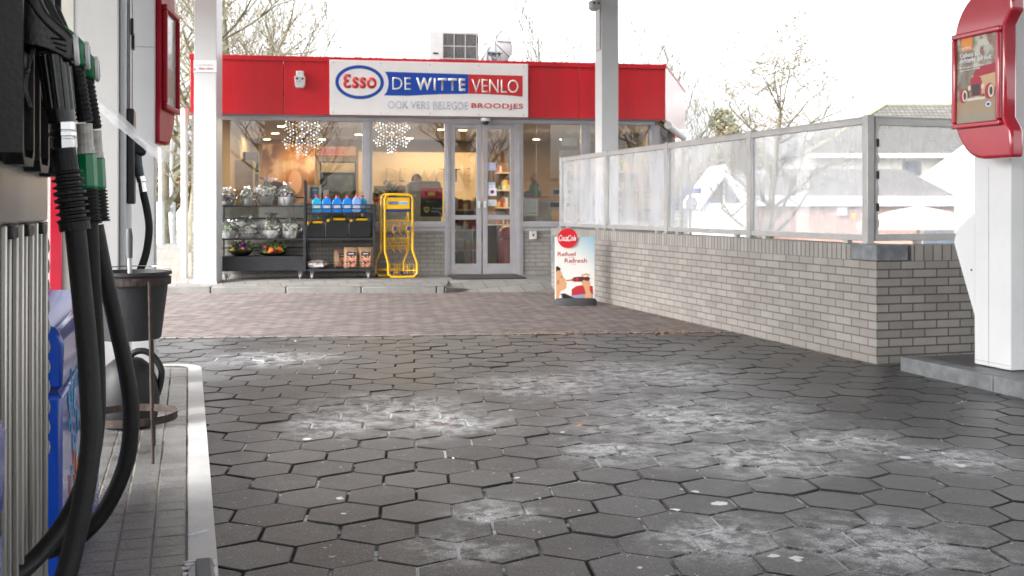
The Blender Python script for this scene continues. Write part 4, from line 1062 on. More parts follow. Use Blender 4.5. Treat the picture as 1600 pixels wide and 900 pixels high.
for an in (-45, 80, 200):
    a = R(an-16.8); mb = MB(); r0, r1 = .160, .19
    mb.tube([(r0*math.cos(a), r0*math.sin(a), rimz), ((r0+r1)/2*math.cos(a), (r0+r1)/2*math.sin(a), rimz/2), (r1*math.cos(a), r1*math.sin(a), 0)], .0065, 8); mb.build('leg', M_rust, t, smooth=True)
t = thing('bucket', 'black plastic bucket with wire handle hanging in the ring stand', 'bucket', (bc[0], bc[1], IZ+rimz-.24))
bh = .262
mb = MB(); mb.lathe([(.112, 0), (.118, .004), (.150, bh), (.160, bh), (.160, bh+.012), (.146, bh+.012), (.114, .01), (.001, .01)], n=36, cap=False); mb.lathe([(.001, .0), (.112, .0)], n=36, cap=False)
mb.build('body', mat('bucket_black', (.02, .019, .021), .6, var=.2, bump=.3), t, smooth=True)
MB().lathe([(.001, .14), (.13, .14)], n=30, cap=False).build('water', mat('dirty_water', (.05, .06, .06), .05), t)
mb = MB(); pts = [(.158*math.cos(a), .158*math.sin(a), bh+.014+.012*math.sin(a)) for a in [R(-10+200*k/20) for k in range(21)]]; mb.tube(pts, .0025, 6); mb.build('handle', M_chrome, t)
sq = Vector(PYp(204, 412, bc[1])); 
t = thing('squeegee', 'grey window squeegee with dark grip standing in the bucket', 'squeegee', (sq.x, sq.y, IZ+rimz-.1))
zt = zat(357, 4.38)-(IZ+rimz-.1)
mb = MB(); mb.tube([(.0, 0, 0), (-.004, 0, zt-.11)], .009, 10); mb.build('pole', M_rail, t, smooth=True)
mb = MB(); mb.tube([(-.004, 0, zt-.12), (-.005, 0, zt-.03), (-.006, 0, zt)], [.012, .014, .010], 12); mb.build('grip', mat('grip_grey', (.10, .105, .11), .5), t, smooth=True)
mb = MB(); mb.box(-.06, .06, -.015, .015, -.05, .0); mb.build('head', M_black, t)

# watering can under the bucket
wc = CP(200, 4.98)
t = thing('watering_can', 'round black watering can with big loop handle under the bucket stand', 'watering can', (wc[0], wc[1], IZ))
Mcan = mat('can_plastic', (.010, .011, .012), .55, var=.35, scale=5, dirt=.4, dcol=(.04, .04, .038), spec=.35)
prof = [(.10, 0), (.125, .02), (.138, .08), (.140, .15), (.128, .22), (.10, .28), (.065, .31), (.05, .315)]
mb = MB(); mb.lathe(prof, n=32); mb.build('body', Mcan, t, smooth=True)
mb = MB(); mb.tube(spline([(-.02, 0, .30), (.04, 0, .345), (.10, 0, .33), (.145, 0, .26), (.142, 0, .19), (.128, 0, .14)], 6), .015, 12); mb.build('handle', Mcan, t, smooth=True)
mb = MB(); mb.tube(spline([(-.11, 0, .06), (-.17, 0, .15), (-.21, 0, .28), (-.25, 0, .33)], 5), [.03-.015*k/15 for k in range(16)], 12); mb.build('spout', Mcan, t, smooth=True)

# milky streak arching past the pump, added as a translucent sheet
t_ = PYp(140, 150, 3.6)
mb = MB(); cps = [(128, 138, .015), (150, 156, .03), (178, 182, .04), (205, 205, .032), (228, 225, .03), (250, 238, .045), (268, 240, .06)]
P = []
for (px, py, w2) in cps: P.append((Vector(PYp(px, py, 3.6)), w2))
sp = spline([p for p, _ in P], 6); nS = len(sp)
vs = []; fs = []
for i, p in enumerate(sp):
    u = i/(nS-1)*(len(cps)-1); k = min(int(u), len(cps)-2); w2 = cps[k][2]*(1-(u-k))+cps[k+1][2]*(u-k)
    a = sp[max(0, i-1)]; b = sp[min(nS-1, i+1)]; tt = (b-a).normalized(); nn3 = Vector((-tt.z, 0, tt.x))
    for s_ in (-1, -.4, .3, 1): vs.append(p-Vector(t_)+nn3*w2*.5*s_+Vector((0, .02*abs(s_)+random.uniform(-.003, .003), 0)))
for i in range(nS-1):
    for j in range(3): fs.append((i*4+j, i*4+j+1, (i+1)*4+j+1, (i+1)*4+j))
o = MB().add(vs, fs).build('white_streak', glass('streak_sheet', (1, 1, 1), .1, milk=.45, milkcol=(.95, .95, .95), rough=.2), smooth=True)
o.location = t_; tag(o, 'see-through whitish streak arching past the far pump, added as a thin sheet', 'added streak')

# kerb marker with peeling paint
g = G(318, 885, IZ)
t = thing('kerb_marker', 'worn grey block with peeling white paint on the island edge', 'kerb marker', (g[0], g[1]-.02, IZ+.004))
mb = MB(); mb.box(-.022, .022, -.2, .05, 0, .012); mb.build('block', mat('marker_grey', (.13, .135, .14), .5, bump=.2), t, bevel=.01, seg=3)
mpl = mat('peeling_white', (.8, .8, .8), .5)
mb = MB(); rp = random.Random(8)
for (cx, cy, a, b) in ((-.036, .03, .016, .014), (-.048, -.0, .012, .012), (-.05, -.05, .010, .014), (-.045, -.09, .012, .018), (-.033, .055, .03, .008), (.03, .03, .006, .03), (.031, -.05, .005, .05), (.0, .056, .03, .006)):
    mb.prism([(cx+a*math.cos(k/9*6.283)*rp.uniform(.6, 1.2), cy+b*math.sin(k/9*6.283)*rp.uniform(.6, 1.2)) for k in range(9)], 'z', 0.0008, .003+rp.random()*.002)
mb.build('paint_flakes', mpl, t)
g2 = G(312, 836, IZ)
mb = MB(); mb.tube([Vector((-.035, -.012, .002)), Vector((-.01, -.004, .004)), Vector((.012, .008, .005)), Vector((.022, .016, .004))], [.003, .002, .004, .003], 5); o = mb.build('tape_scrap', mpl); o.location = (g2[0], g2[1], IZ+.004)
tag(o, 'shred of white tape stuck across the pale island edge', 'tape scrap')

# ================================================================== goods in front of the shop
PV = .125
def rackpos(px, d): x, y = CP(px, d); return x, y
# plant trolley (px 344-470, y 285..437), distance ~14.95 left
def RK(px, py, d): return (px-325)*0
rd = 15.0
x0w = Vector(CP(345, rd)); 
TR = thing('plant_trolley', 'black metal plant trolley on castors with two shelves and a solid base tray', 'trolley', (x0w.x, x0w.y, PV), SROT)
sc_ = rd/FPX
def tl(px): return (px-345)*sc_*1.035
def tz(py): return zat(py, rd)-PV-.0
TW = tl(470); TD = .42
Lift = .055
zb0, zb1 = tz(424), tz(401)
mb = MB(); mb.box(0, TW, 0, TD, zb0, zb1); mb.build('base_tray', M_blackmetal, TR, bevel=.006)
for pz_, nm in ((374, 'shelf'), (322, 'shelf')):
    z = tz(pz_); mb = MB(); mb.box(.0, TW, 0, TD, z-.012, z+.008); mb.build(nm, M_blackmetal, TR, bevel=.003)
for (x, y, top) in ((0.0, 0.0, 305), (TW, 0, 281), (0.0, TD, 305), (TW, TD, 281)):
    mb = MB(); mb.box(x-.015, x+.015, y-.015, y+.015, zb1-.05, tz(top)); mb.build('upright', M_blackmetal, TR, bevel=.003)
mb = MB()
for z in (tz(308), tz(342), tz(389)):
    mb.box(.016, TW-.016, TD-.008, TD+.008, z-.009, z+.009); mb.box(-.008, .008, .016, TD-.016, z-.009, z+.009); mb.box(TW-.008, TW+.008, .016, TD-.016, z-.009, z+.009)
mb.build('back_rails', M_blackmetal, TR)
def castor(parent, x, y, top):
    mb = MB(); mb.box(x-.03, x+.03, y-.03, y+.03, top-.006, top); mb.box(x-.022, x-.016, y-.025, y+.02, .035, top-.006); mb.box(x+.016, x+.022, y-.025, y+.02, .035, top-.006)
    c = mb.build('castor', M_rail, parent)
    mb = MB(); mb.lathe([(.030, -.013), (.040, -.010), (.040, .010), (.030, .013)], n=18, M=Matrix.Translation((x, y-.01, .0405)) @ Matrix.Rotation(R(90), 4, 'Y')); mb.build('wheel', mat('castor_wheel', (.35, .35, .36), .5), c, smooth=True)
for (x, y) in ((.07, .06), (TW-.07, .06), (.07, TD-.06), (TW-.07, TD-.06)): castor(TR, x, y, zb0)
def trw(x, y, z):
    p = Vector((x0w.x, x0w.y))+ex*x+ey*y; return (p.x, p.y, PV+z)
M_wrap = glass('cellophane', (.99, .99, 1), 1.0, milk=.12, milkcol=(.97, .97, .97), rough=.06)
M_leaf = mat('leaf_green', (.10, .20, .05), .6, var=.5, scale=30); M_leafd = mat('leaf_dark', (.03, .07, .025), .6, var=.5, scale=30)
M_purple = mat('bauble_purple', (.22, .01, .25), .2, coat=.5); M_flw = mat('flower_white', (.8, .78, .74), .6); M_flp = mat('flower_pink', (.55, .05, .18), .6); M_flo = mat('flower_orange', (.85, .2, .02), .5); M_fly = mat('flower_yellow', (.85, .5, .03), .5)
M_basket = mat('wicker_grey', (.20, .19, .175), .8, var=.3, scale=60, bump=.8, bscale=90); M_potw = mat('pot_white', (.72, .72, .7), .5, var=.06, bump=.3)
def leaves(mb, c, rx, rz, n, s, rnd):
    for k in range(n):
        a = rnd.uniform(0, 6.28); u = rnd.random()**.6; el = rnd.uniform(0, 1)
        p = Vector((c[0]+rx*u*math.cos(a), c[1]+rx*u*math.sin(a)*.8, c[2]+rz*el*(1-.5*u)))
        d = Vector((rnd.uniform(-1, 1), rnd.uniform(-1, 1), rnd.uniform(-.2, 1))).normalized()*s*rnd.uniform(.6, 1.3); e = d.cross(Vector((rnd.random(), rnd.random(), rnd.random()))).normalized()*s*.28
        mb.add([p, p+d*.5+e, p+d, p+d*.5-e], [(0, 1, 2, 3)])
def arrangement(label, loc, r, ph, pot, fh, wrap, acc, seed, shape='pot', leafm=None, group='wrapped plant arrangements on the trolley'):
    rnd = random.Random(seed); t = thing('plant_arrangement', label, 'plant', loc, SROT, group)
    if shape == 'pot': prof = [(r*.62, 0), (r*.66, .004), (r*.8, ph*.9), (r*.86, ph*.9), (r*.86, ph), (r*.74, ph)]
    else: prof = [(r*.55, 0), (r*.8, ph*.3), (r*.98, ph*.8), (r*1.0, ph), (r*.9, ph)]
    MB().lathe(prof, n=20).build('basket' if shape != 'pot' else 'pot', pot, t, smooth=True)
    mb = MB(); leaves(mb, (0, 0, ph*.8), r*1.0, fh*1.1, 170, r*.4, rnd); mb.build('foliage', leafm or M_leaf, t, fixn=False)
    for (m, nn_, rr) in acc:
        mb = MB()
        for k in range(nn_):
            a = rnd.uniform(0, 6.28); u = rnd.uniform(.2, .95); mb.ball((r*u*math.cos(a), -abs(r*.9*u*math.sin(a)), ph+fh*rnd.uniform(.1, .6)), rr*rnd.uniform(.7, 1.2), 8, 5, (1, 1, .8), .08)
        mb.build('flowers', m, t)
    if wrap:
        n = 26; vs = []; lv = [(0, r*.95), (ph*.8, r*1.12), (ph+fh*.35, r*1.2), (ph+fh*.75, r*.75), (ph+fh*1.0, r*.25), (ph+fh*1.12, r*.5), (ph+fh*1.22, r*.8)]
        for (z, rr) in lv:
            for k in range(n):
                a = 6.283*k/n; q = rr*(1+rnd.uniform(-.16, .16)+.1*math.sin(5*a)); vs.append((q*math.cos(a), q*math.sin(a)*.85, z+rnd.uniform(-.012, .012)))
        fs = [(i*n+k, i*n+(k+1) % n, (i+1)*n+(k+1) % n, (i+1)*n+k) for i in range(len(lv)-1) for k in range(n)]
        MB().add(vs, fs).build('cellophane_wrap', M_wrap, t, fixn=False)
    return t
zt_, zm_, zl_ = tz(322)+.009, tz(374)+.009, zb1+.001
P_ = [('white low bowl with purple baubles in cellophane, first from the left on the top shelf', 352, zt_, .11, .06, M_potw, .16, True, [(M_purple, 3, .02), (M_flw, 22, .022), (M_flp, 6, .014)], 'pot'),
 ('small white pot with cellophane and pink berries, second on the top shelf', 383, zt_, .085, .10, M_potw, .14, True, [(M_flp, 4, .014), (M_flw, 18, .022)], 'pot'),
 ('grey wicker basket with the largest cellophane wrap, third on the top shelf', 411, zt_, .135, .13, M_basket, .22, True, [(M_flw, 44, .026)], 'basket'),
 ('whitish basket with purple bauble and bow, last on the top shelf', 440, zt_, .11, .12, M_potw, .17, True, [(M_purple, 4, .028), (M_flw, 26, .022)], 'basket'),
 ('white pot of dark leaves in cellophane, first from the left on the middle shelf', 356, zm_, .115, .11, M_potw, .13, True, [(M_flw, 16, .018)], 'pot'),
 ('tall folded cellophane bag with white ribbon, second on the middle shelf', 382, zm_, .12, .05, M_potw, .22, True, [(M_flw, 40, .026), (M_flp, 3, .014)], 'pot'),
 ('white basket with purple bead and tall wrap, third on the middle shelf', 418, zm_, .12, .11, M_potw, .20, True, [(M_flw, 26, .024), (M_flp, 4, .012), (M_purple, 1, .02)], 'basket'),
 ('white round pot with red flower and leaves, last on the middle shelf', 448, zm_, .115, .10, M_potw, .16, True, [(M_flp, 2, .022), (M_flw, 24, .022)], 'pot')]
for i, (lab, px, z, r, ph, pot, fh, wr, acc, sh) in enumerate(P_):
    arrangement(lab, trw(tl(px), TD/2-.02, z), r, ph, pot, fh, wr, acc, 40+i, sh)
arrangement('dark bowl with yellow fruit and purple paper on the bottom tray', trw(tl(373), .2, zl_), .16, .07, M_black, .15, False, [(M_fly, 8, .035), (M_purple, 14, .03)], 51, 'basket', group='open arrangements on the bottom tray')
arrangement('dark bowl with orange and red flowers and trailing green on the bottom tray', trw(tl(421), .2, zl_), .19, .04, M_black, .16, False, [(M_flo, 9, .038), (M_flp, 8, .03)], 52, 'basket', group='open arrangements on the bottom tray')

# goods cage
cd_ = 15.1; c0w = Vector(CP(476, cd_)); CG = thing('goods_cage', 'black wire goods cage on castors holding screen wash, jerrycans and charcoal', 'trolley', (c0w.x, c0w.y, PV), SROT)
def cl(px): return (px-476)*cd_/FPX*1.035
def czf(py): return zat(py, cd_)-PV
CW = cl(580); CD_ = .5
def cgw(x, y, z):
    p = c0w+ex*x+ey*y; return (p.x, p.y, PV+z)
zf = czf(421); zs2 = czf(372); zs1 = czf(332)
mb = MB(); mb.box(0, CW, 0, CD_, zf-.03, zf); mb.build('floor_tray', M_blackmetal, CG, bevel=.004)
mb = MB(); mb.box(0.02, CW-.02, 0.0, CD_, zs2-.03, zs2); mb.build('shelf', M_blackmetal, CG, bevel=.003)
mb = MB(); mb.box(0.02, CW-.02, 0.0, CD_, zs1-.012, zs1); mb.build('shelf', M_blackmetal, CG, bevel=.003)
for (x, y) in ((0, 0), (CW, 0), (0, CD_), (CW, CD_)):
    mb = MB(); mb.box(x-.018, x+.018, y-.018, y+.018, zf-.03, czf(320)); mb.build('upright', M_blackmetal, CG, bevel=.003)
mb = MB()
for y in (0, CD_):
    for z in (czf(320), czf(326)): mb.box(.018, CW-.018, y-.008, y+.008, z-.008, z+.008)
for x in (0, CW):
    for z in (czf(320), czf(410)): mb.box(x-.008, x+.008, .018, CD_-.018, z-.008, z+.008)
mb.box(.018, CW-.018, -.006, .006, czf(410)-.005, czf(410)+.005)
mb.build('rails', M_blackmetal, CG)
mb = MB()
for k in range(21):
    x = CW*k/20; mb.box(x-.002, x+.002, CD_-.003, CD_+.001, zf, zs1)
for k in range(14):
    z = zf+(zs1-zf)*k/13; mb.box(0, CW, CD_+.0015, CD_+.0045, z-.002, z+.002)
for x in (.0, CW):
    for k in range(8): y = CD_*k/7; mb.box(x-.0015, x+.0015, y-.002, y+.002, zf, zs1)
    for k in range(12): z = zf+(zs1-zf)*k/11; mb.box(x+.002, x+.005, 0, CD_, z-.002, z+.002)
mb.build('mesh_panel', mat('mesh_wire', (.10, .10, .10), .5), CG)
for (x, y) in ((.1, .06), (CW-.08, .06), (.1, CD_-.06), (CW-.08, CD_-.06)): castor(CG, x, y, zf-.03)
M_liq = mat('screenwash_blue', (.01, .22, .75), .12, coat=.6, var=.05); M_liq2 = mat('screenwash_cyan', (.02, .36, .62), .12, coat=.6, var=.05); M_liq3 = mat('bottle_pale_blue', (.22, .38, .8), .2, coat=.4); M_capr = mat('cap_red', (.6, .02, .03), .4); M_labl = mat('label_pale', (.45, .62, .85), .4)
def bottle(label, x, m, pale=False):
    t = thing('screenwash_bottle', label, 'bottle', cgw(x, .1, zs1+.001), SROT, 'screen wash bottles on top of the cage')
    if not pale: prof = [(-.062, 0), (.062, 0), (.066, .02), (.066, .15), (.05, .185), (.024, .2), (.024, .215), (-.024, .215), (-.024, .2), (-.05, .185), (-.066, .15), (-.066, .02)]
    else: prof = [(-.055, 0), (.055, 0), (.06, .02), (.06, .16), (.045, .2), (.028, .225), (-.028, .225), (-.045, .2), (-.06, .16), (-.06, .02)]
    MB().prism(prof, 'y', -.045, .045).build('body', m, t, bevel=.014, seg=3)
    MB().lathe([(.026, .0), (.026, .028), (.022, .03)], (0, 0, prof[6][1]+.0), 14).build('cap', M_capr, t)
    MB().box(-.048, .048, -.0475, -.0455, .05, .11).build('label', M_labl, t)
    mb = MB(); mb.box(-.04, .03, -.049, -.048, .088, .1); mb.box(-.04, .02, -.049, -.048, .062, .072); mb.build('print', M_board, t)
names = ['turquoise screen wash bottle, first from the left on the cage', 'blue screen wash bottle with red cap, second from the left', 'blue screen wash bottle with red cap, third from the left', 'blue screen wash bottle with red cap, fourth from the left']
for i, px in enumerate((494, 509, 524.5, 540)): bottle(names[i], cl(px), M_liq2 if i == 0 else M_liq)
bottle('pale blue bottle with red cap at the right of the cage row', cl(554), M_liq3, True)
bottle('turquoise bottle half hidden behind the pale blue one', cl(562)+.0, M_liq2)
bpy.data.objects['screenwash_bottle.005'].location = cgw(cl(563), .28, zs1+.001)
def jerry(label, px, w_, h_):
    t = thing('jerrycan', label, 'jerrycan', cgw(cl(px), .16, zs2+.001), SROT, 'jerrycans in the goods cage'); w = w_/2
    MB().prism([(-w, .01), (-w+.01, 0), (w-.01, 0), (w, .01), (w, h_*.8), (w*.8, h_*.92), (-w*.55, h_*.92), (-w, h_*.78)], 'y', -.08, .08).build('body', M_black, t, bevel=.015, seg=3)
    mb = MB(); mb.tube([(-w*.45, 0, h_*.9), (-w*.4, 0, h_*1.08), (w*.55, 0, h_*1.08), (w*.7, 0, h_*.9)], .014, 8); mb.build('handle', M_black, t)
    mb = MB(); mb.tube([(-w*.3, -.03, h_*.985), (w*.75, -.03, h_*.985)], .019, 10); mb.build('spout', M_yellow, t, smooth=True)
    MB().lathe([(.028, 0), (.028, .035)], (-w*.72, 0, h_*.86), 12).build('cap', M_yellow, t)
jerry('small black jerrycan with yellow cap at the left of the cage', 492, .25, .22)
jerry('large black jerrycan with yellow spout in the middle of the cage', 524, .32, .265)
jerry('large black jerrycan with yellow spout at the right of the cage', 558, .3, .26)
def sack(label, px, w, h, lie=False, y=.2, rot=0):
    t = thing('charcoal_bag', label, 'bag', cgw(cl(px), y, zf+.001), SROT+rot, 'charcoal bags in the goods cage')
    mp_ = mat('kraft_paper', (.38, .24, .14), .7, var=.15, bump=.6, bscale=25); rnd = random.Random(px)
    n, mm = 8, 9; vs = []; fs = []
    for j in range(mm+1):
        v = j/mm
        th = .07*math.sin(math.pi*min(1, v*1.15))**.5 if v < .87 else .02
        for i in range(n+1):
            u = i/n; e = math.sin(math.pi*u)**.45 if 0 < u < 1 else 0
            vs.append(((u-.5)*w*(1+rnd.uniform(-.03, .03)), -th*e-.005+rnd.uniform(-.006, .006), v*h))
        for i in range(n+1):
            u = i/n; e = math.sin(math.pi*u)**.45 if 0 < u < 1 else 0
            vs.append(((u-.5)*w, th*e+.005, v*h))
    W2 = 2*(n+1)
    for j in range(mm):
        for i in range(n):
            a = j*W2+i; fs.append((a, a+1, a+W2+1, a+W2)); a += n+1; fs.append((a, a+W2, a+W2+1, a+1))
        a = j*W2; fs.append((a, a+W2, a+W2+n+1, a+n+1)); a = j*W2+n; fs.append((a, a+n+1, a+W2+n+1, a+W2))
    fs.append(tuple(range(n+1))+tuple(range(2*n+1, n, -1)))
    b = MB().add(vs, fs).build('body', mp_, t, smooth=True)
    mb = MB(); mb.box(-w*.33, w*.33, -.083, -.078, h*.08, h*.82); lb = mb.build('label', poster_bg('charcoal_print', (.03, .02, .02), (.65, .18, .08), (.8, .55, .4), 30), t)
    mb = MB(); mb.box(-w*.3, w*.3, -.086, -.0835, h*.6, h*.78); mb.build('label_header', mat('label_black', (.02, .018, .018), .5), t)
    mb = MB(); mb.box(-w*.2, w*.16, -.0875, -.0865, h*.68, h*.71); mb.build('print', M_board, t)
    if lie: b.scale = (1, 1, 1); t.rotation_euler = (R(-78), 0, SROT+R(4)); t.location.z += .09
    return t
sack('brown paper charcoal bag at the far right of the cage', 568, .2, .30)
sack('brown paper charcoal bag left of the last one in the cage', 546, .21, .30)
sack('crumpled charcoal bag leaning behind the two upright ones', 530, .2, .26, y=.34, rot=R(25))
t = thing('briquette_bag', 'white and grey bag lying at the left of the cage floor', 'bag', cgw(cl(494), .2, zf+.001), SROT)
mb = MB(); mb.ball((0, 0, .06), .16, 16, 10, (1, .7, .42), .05); mb.build('body', poster_bg('bag_print', (.6, .58, .56), (.3, .22, .2), (.75, .72, .7), 18), t, smooth=True)
mb = MB(); mb.box(-.05, .09, -.115, -.105, .03, .06); mb.build('label', M_board, t)

# yellow newspaper rack
yd = 15.3; y0w = Vector(CP(590, yd)); NR = thing('newspaper_rack', 'empty yellow tubular newspaper rack with blue and yellow header by the window', 'newspaper rack', (y0w.x, y0w.y, PV), SROT)
def nl(px): return (px-590)*yd/FPX*1.03
def nz(py): return max(.0, zat(py, yd)-PV)
r_ = .017
def yframe(x0, x1, xb0, xb1, y, ztop, zbot=.02):
    zt = nz(ztop); za, zb_ = nz(392), nz(412); rr = .06
    p = [(xb0+.05, y, zbot), (xb0, y, zbot+.05), (xb0, y, zb_), (x0, y, za), (x0, y, zt-rr), (x0+rr*.3, y, zt-rr*.3), (x0+rr, y, zt), (x1-rr, y, zt), (x1-rr*.3, y, zt-rr*.3), (x1, y, zt-rr), (x1, y, za), (xb1, y, zb_), (xb1, y, zbot+.05), (xb1-.05, y, zbot), (xb0+.05, y, zbot)]
    mb = MB(); mb.tube(p, r_, 10); return mb
fr = yframe(nl(601), nl(643), nl(606), nl(650), 0, 304)
fr.build('front_frame', M_yellow, NR, smooth=True)
yframe(nl(597), nl(639), nl(588), nl(632), .34, 303).build('rear_frame', M_yellow, NR, smooth=True)
hx0, hx1 = nl(603), nl(639.5)
mb = MB(); mb.box(hx0-.01, hx1+.02, .012, .03, nz(331), nz(307)); mb.build('header', M_navy, NR, bevel=.01)
mb = MB(); mb.box(hx0-.005, hx1-.005, -.004, .011, nz(327), nz(308.5)); hd = mb.build('header_plate', M_yellow, NR, bevel=.008)
mb = MB(); mb.box(hx0+.025, (hx0+hx1)/2, -.008, -.005, nz(319.5), nz(315)); mb.build('print', M_navy, hd); mb = MB(); mb.box((hx0+hx1)/2+.004, hx1-.03, -.008, -.005, nz(319.5), nz(315)); mb.build('print', M_labl, hd)
text('lettering', 'De Telegraaf', M_labl, hd, (hx0+.03, (hx0+hx1)/2-.005, nz(319), nz(315.6)), -.0095); text('lettering', 'De Limburger', M_navy, hd, ((hx0+hx1)/2+.01, hx1-.035, nz(319), nz(315.6)), -.0095)
for zz in (358, 386):
    z = nz(zz); mb = MB()
    mb.tube([(nl(601), 0, z+.06), (nl(641), .32, z+.06)], .005, 6); mb.tube([(nl(601), .1, z+.12), (nl(641), .1, z+.12)], .006, 6); mb.tube([(nl(601), .3, z+.0), (nl(641), .3, z+.0)], .006, 6)
    for k in range(4):
        x = nl(604+k*10); mb.tube([(x, .02, z+.13), (x+.10, .25, z-.05), (x+.12, .02, z-.08), (x+.09, -.02, z-.05)], .006, 6)
        mb.tube([(x, .3, z+.12), (x+.02, .3, z-.06)], .004, 6)
    for k in range(4): mb.tube([(nl(602), .31, z+.09-k*.04), (nl(640), .31, z+.09-k*.04)], .003, 5)
    sh = mb.build('wire_shelf', M_yellow, NR)
for px in (616, 637):
    mb = MB(); Mx = Matrix.Translation((nl(px), -.03, nz(357))) @ Matrix.Rotation(R(14), 4, 'Y'); mb.box(-.035, .035, -.004, .004, -.04, .04, Mx); cardf = mb.build('card_holder', M_yellow, NR); mb = MB(); mb.box(-.027, .027, -.007, -.0045, -.033, .033, Mx); mb.build('card', M_navy, cardf)
mb = MB()
for k in range(3):
    x = nl(606+k*15)
    for dx in (0, .03):
        mb.tube([(x+dx, .08+dx, .06), (x+dx, .08+dx, .20), (x+.09+dx, .08+dx, .20), (x+.09+dx, .08+dx, .06)], .006, 6)
mb.tube([(nl(592), .3, .11), (nl(648), .02, .11)], .008, 6); mb.tube([(nl(590), .34, .12), (nl(632), .34, .12)], .008, 6)
mb.build('lower_basket', M_yellow, NR)
mb = MB(); mb.box(nl(610), nl(640), .14, .2, .045, .09); mb.build('lower_cards', M_navy, NR)
for px, y in ((590, .34), (632, .34)):
    MB().lathe([(.03, -.012), (.03, .012)], n=14, M=Matrix.Translation((nl(px), y, .03)) @ Matrix.Rotation(R(90), 4, 'Y')).build('wheel', M_black, NR)

# ================================================================== soft drink pavement sign
g0 = G(900, 481, 0); zsc = 12.9
sdist = FPX*EYE/(477-HZ); cx_, cy_ = CP(899, sdist)
CS = thing('pavement_sign', 'cola advertising board with round red top reading Refuel and Refresh, on a dark base', 'sign', (cx_, cy_, 0), -YAW+R(2))
def ql(px): return (px-899)*sdist/FPX
def qz(py): return zat(py, sdist)
mb = MB(); bw_ = ql(933)-ql(866); prof = []
n = 28; vs = []; 
lv = [(1.0, 0), (1.0, .055), (.93, .078), (.8, .085)]
mb.lathe([(bw_/2*a, z) for a, z in lv], n=n); 
for i, v in enumerate(mb.v): mb.v[i] = (v[0], v[1]*.42, v[2])
mb.build('base', mat('recycled_rubber', (.055, .055, .058), .75, bump=.4), CS, smooth=True)
x0, x1, zb_, zt_2 = ql(867), ql(929), qz(470), qz(370)
def skymat():
    m, n, o = newmat('poster_sky'); p = N(n, 'ShaderNodeBsdfPrincipled'); n.links.new(p.outputs[0], o.inputs[0]); t = N(n, 'ShaderNodeTexCoord'); s = N(n, 'ShaderNodeSeparateXYZ'); n.links.new(t.outputs['Generated'], s.inputs[0])
    v = math_(n, 'ADD', math_(n, 'MULTIPLY', s.outputs[0], .55), math_(n, 'MULTIPLY', s.outputs[2], .75))
    n.links.new(mixc(n, ramp(n, v, .75, 1.35), (.82, .80, .76), (.30, .52, .64)), p.inputs['Base Color']); p.inputs['Roughness'].default_value = .35; return m
pn = MB().box(x0, x1, -.012, .012, zb_, zt_2).build('board', skymat(), CS, bevel=.002)
MB().box(x0+.02, x1-.02, -.006, .006, .08, zb_-.0005).build('foot', M_black, CS)
def cpr(poly, m, k, nm='print'): 
    return MB().prism([(ql(a), qz(b)) for a, b in poly], 'y', -.0128-.0006*k, -.0124-.0006*k).build(nm, m, pn)
skin = flat('print_skin', (.68, .36, .19)); skind = flat('print_skin_dark', (.45, .20, .10)); hairc = flat('print_hair', (.02, .016, .015)); M_pr = flat('print_red', (.5, .03, .04)); Mbot = flat('print_brown', (.12, .02, .015))
cpr([(870, 458), (929, 458), (929, 470), (870, 470)], flat('print_pale', (.75, .72, .68)), 0)
cpr([(893, 452), (900, 447), (912, 445), (926, 447), (927, 460), (893, 463)], M_pr, 1); cpr([(889, 462), (926, 458), (926, 466), (889, 468)], flat('print_bluegrey', (.3, .32, .45)), 2)
cpr([(868.5, 424), (870, 419), (874, 421), (877, 426), (879, 432), (882, 435), (884, 437), (883, 440), (885, 442.5), (884, 446), (885, 449), (882, 452), (876, 454), (874, 460), (873, 470), (868.5, 470)], skin, 3)
cpr([(868.5, 416), (872, 416), (876, 420), (874, 423), (871, 422), (868.5, 426)], hairc, 4)
cpr([(871, 438), (873, 436), (874, 441), (872, 445), (870, 443)], skind, 4)
cpr([(876, 431.5), (879, 432.5), (878.5, 433.5), (876, 433)], hairc, 4)
cpr([(876, 459), (882, 458), (892, 463), (902, 467), (905, 470), (876, 470)], hairc, 4); cpr([(872, 466), (877, 460), (880, 470), (872, 470)], M_board, 4)
cpr([(884.5, 437.5), (892, 436.5), (897, 433), (905, 432), (906, 439), (897, 440), (892, 438.5), (885, 439)], flat('print_amber', (.45, .08, .02)), 4); cpr([(896, 433), (911, 432), (917, 434), (918, 438), (911, 440), (897, 440)], Mbot, 5); cpr([(899, 434), (904, 434), (904, 438.5), (899, 438.5)], M_pr, 6)
cpr([(908, 441), (912, 437), (919, 437), (922, 442), (921, 452), (924, 460), (925, 470), (912, 470), (915, 458), (913, 450)], skin, 6)
for (a, b) in ((908, 429), (912, 428), (916, 429)): cpr([(a, b), (a+5, b-1.5), (a+5.5, b+.5), (a+1, b+2.5)], skin, 7)
cpr([(912, 433), (919, 432), (922, 435), (919, 439), (913, 438)], Mbot, 7)
text('lettering', 'Refuel', M_pr, pn, (ql(871), ql(899), qz(400), qz(393.5)), -.0135, bold=.008); text('lettering', 'Refresh', M_pr, pn, (ql(882), ql(917), qz(410.5), qz(403.5)), -.0135, bold=.008)
text('lettering', 'and', M_pr, pn, (ql(889), ql(896), qz(403), qz(401)), -.0135); text('lettering', 'here', M_pr, pn, (ql(893), ql(899), qz(413.4), qz(412)), -.0135)
mb = MB(); rd_ = ql(901.5)-ql(886); mb.lathe([(rd_, -.008), (rd_, .008)], (ql(886.5), -.024, qz(372)), 40, M=Matrix.Rotation(R(90), 4, 'X')); dk = mb.build('round_top', flat('cola_red', (.66, .01, .02), .3), CS)
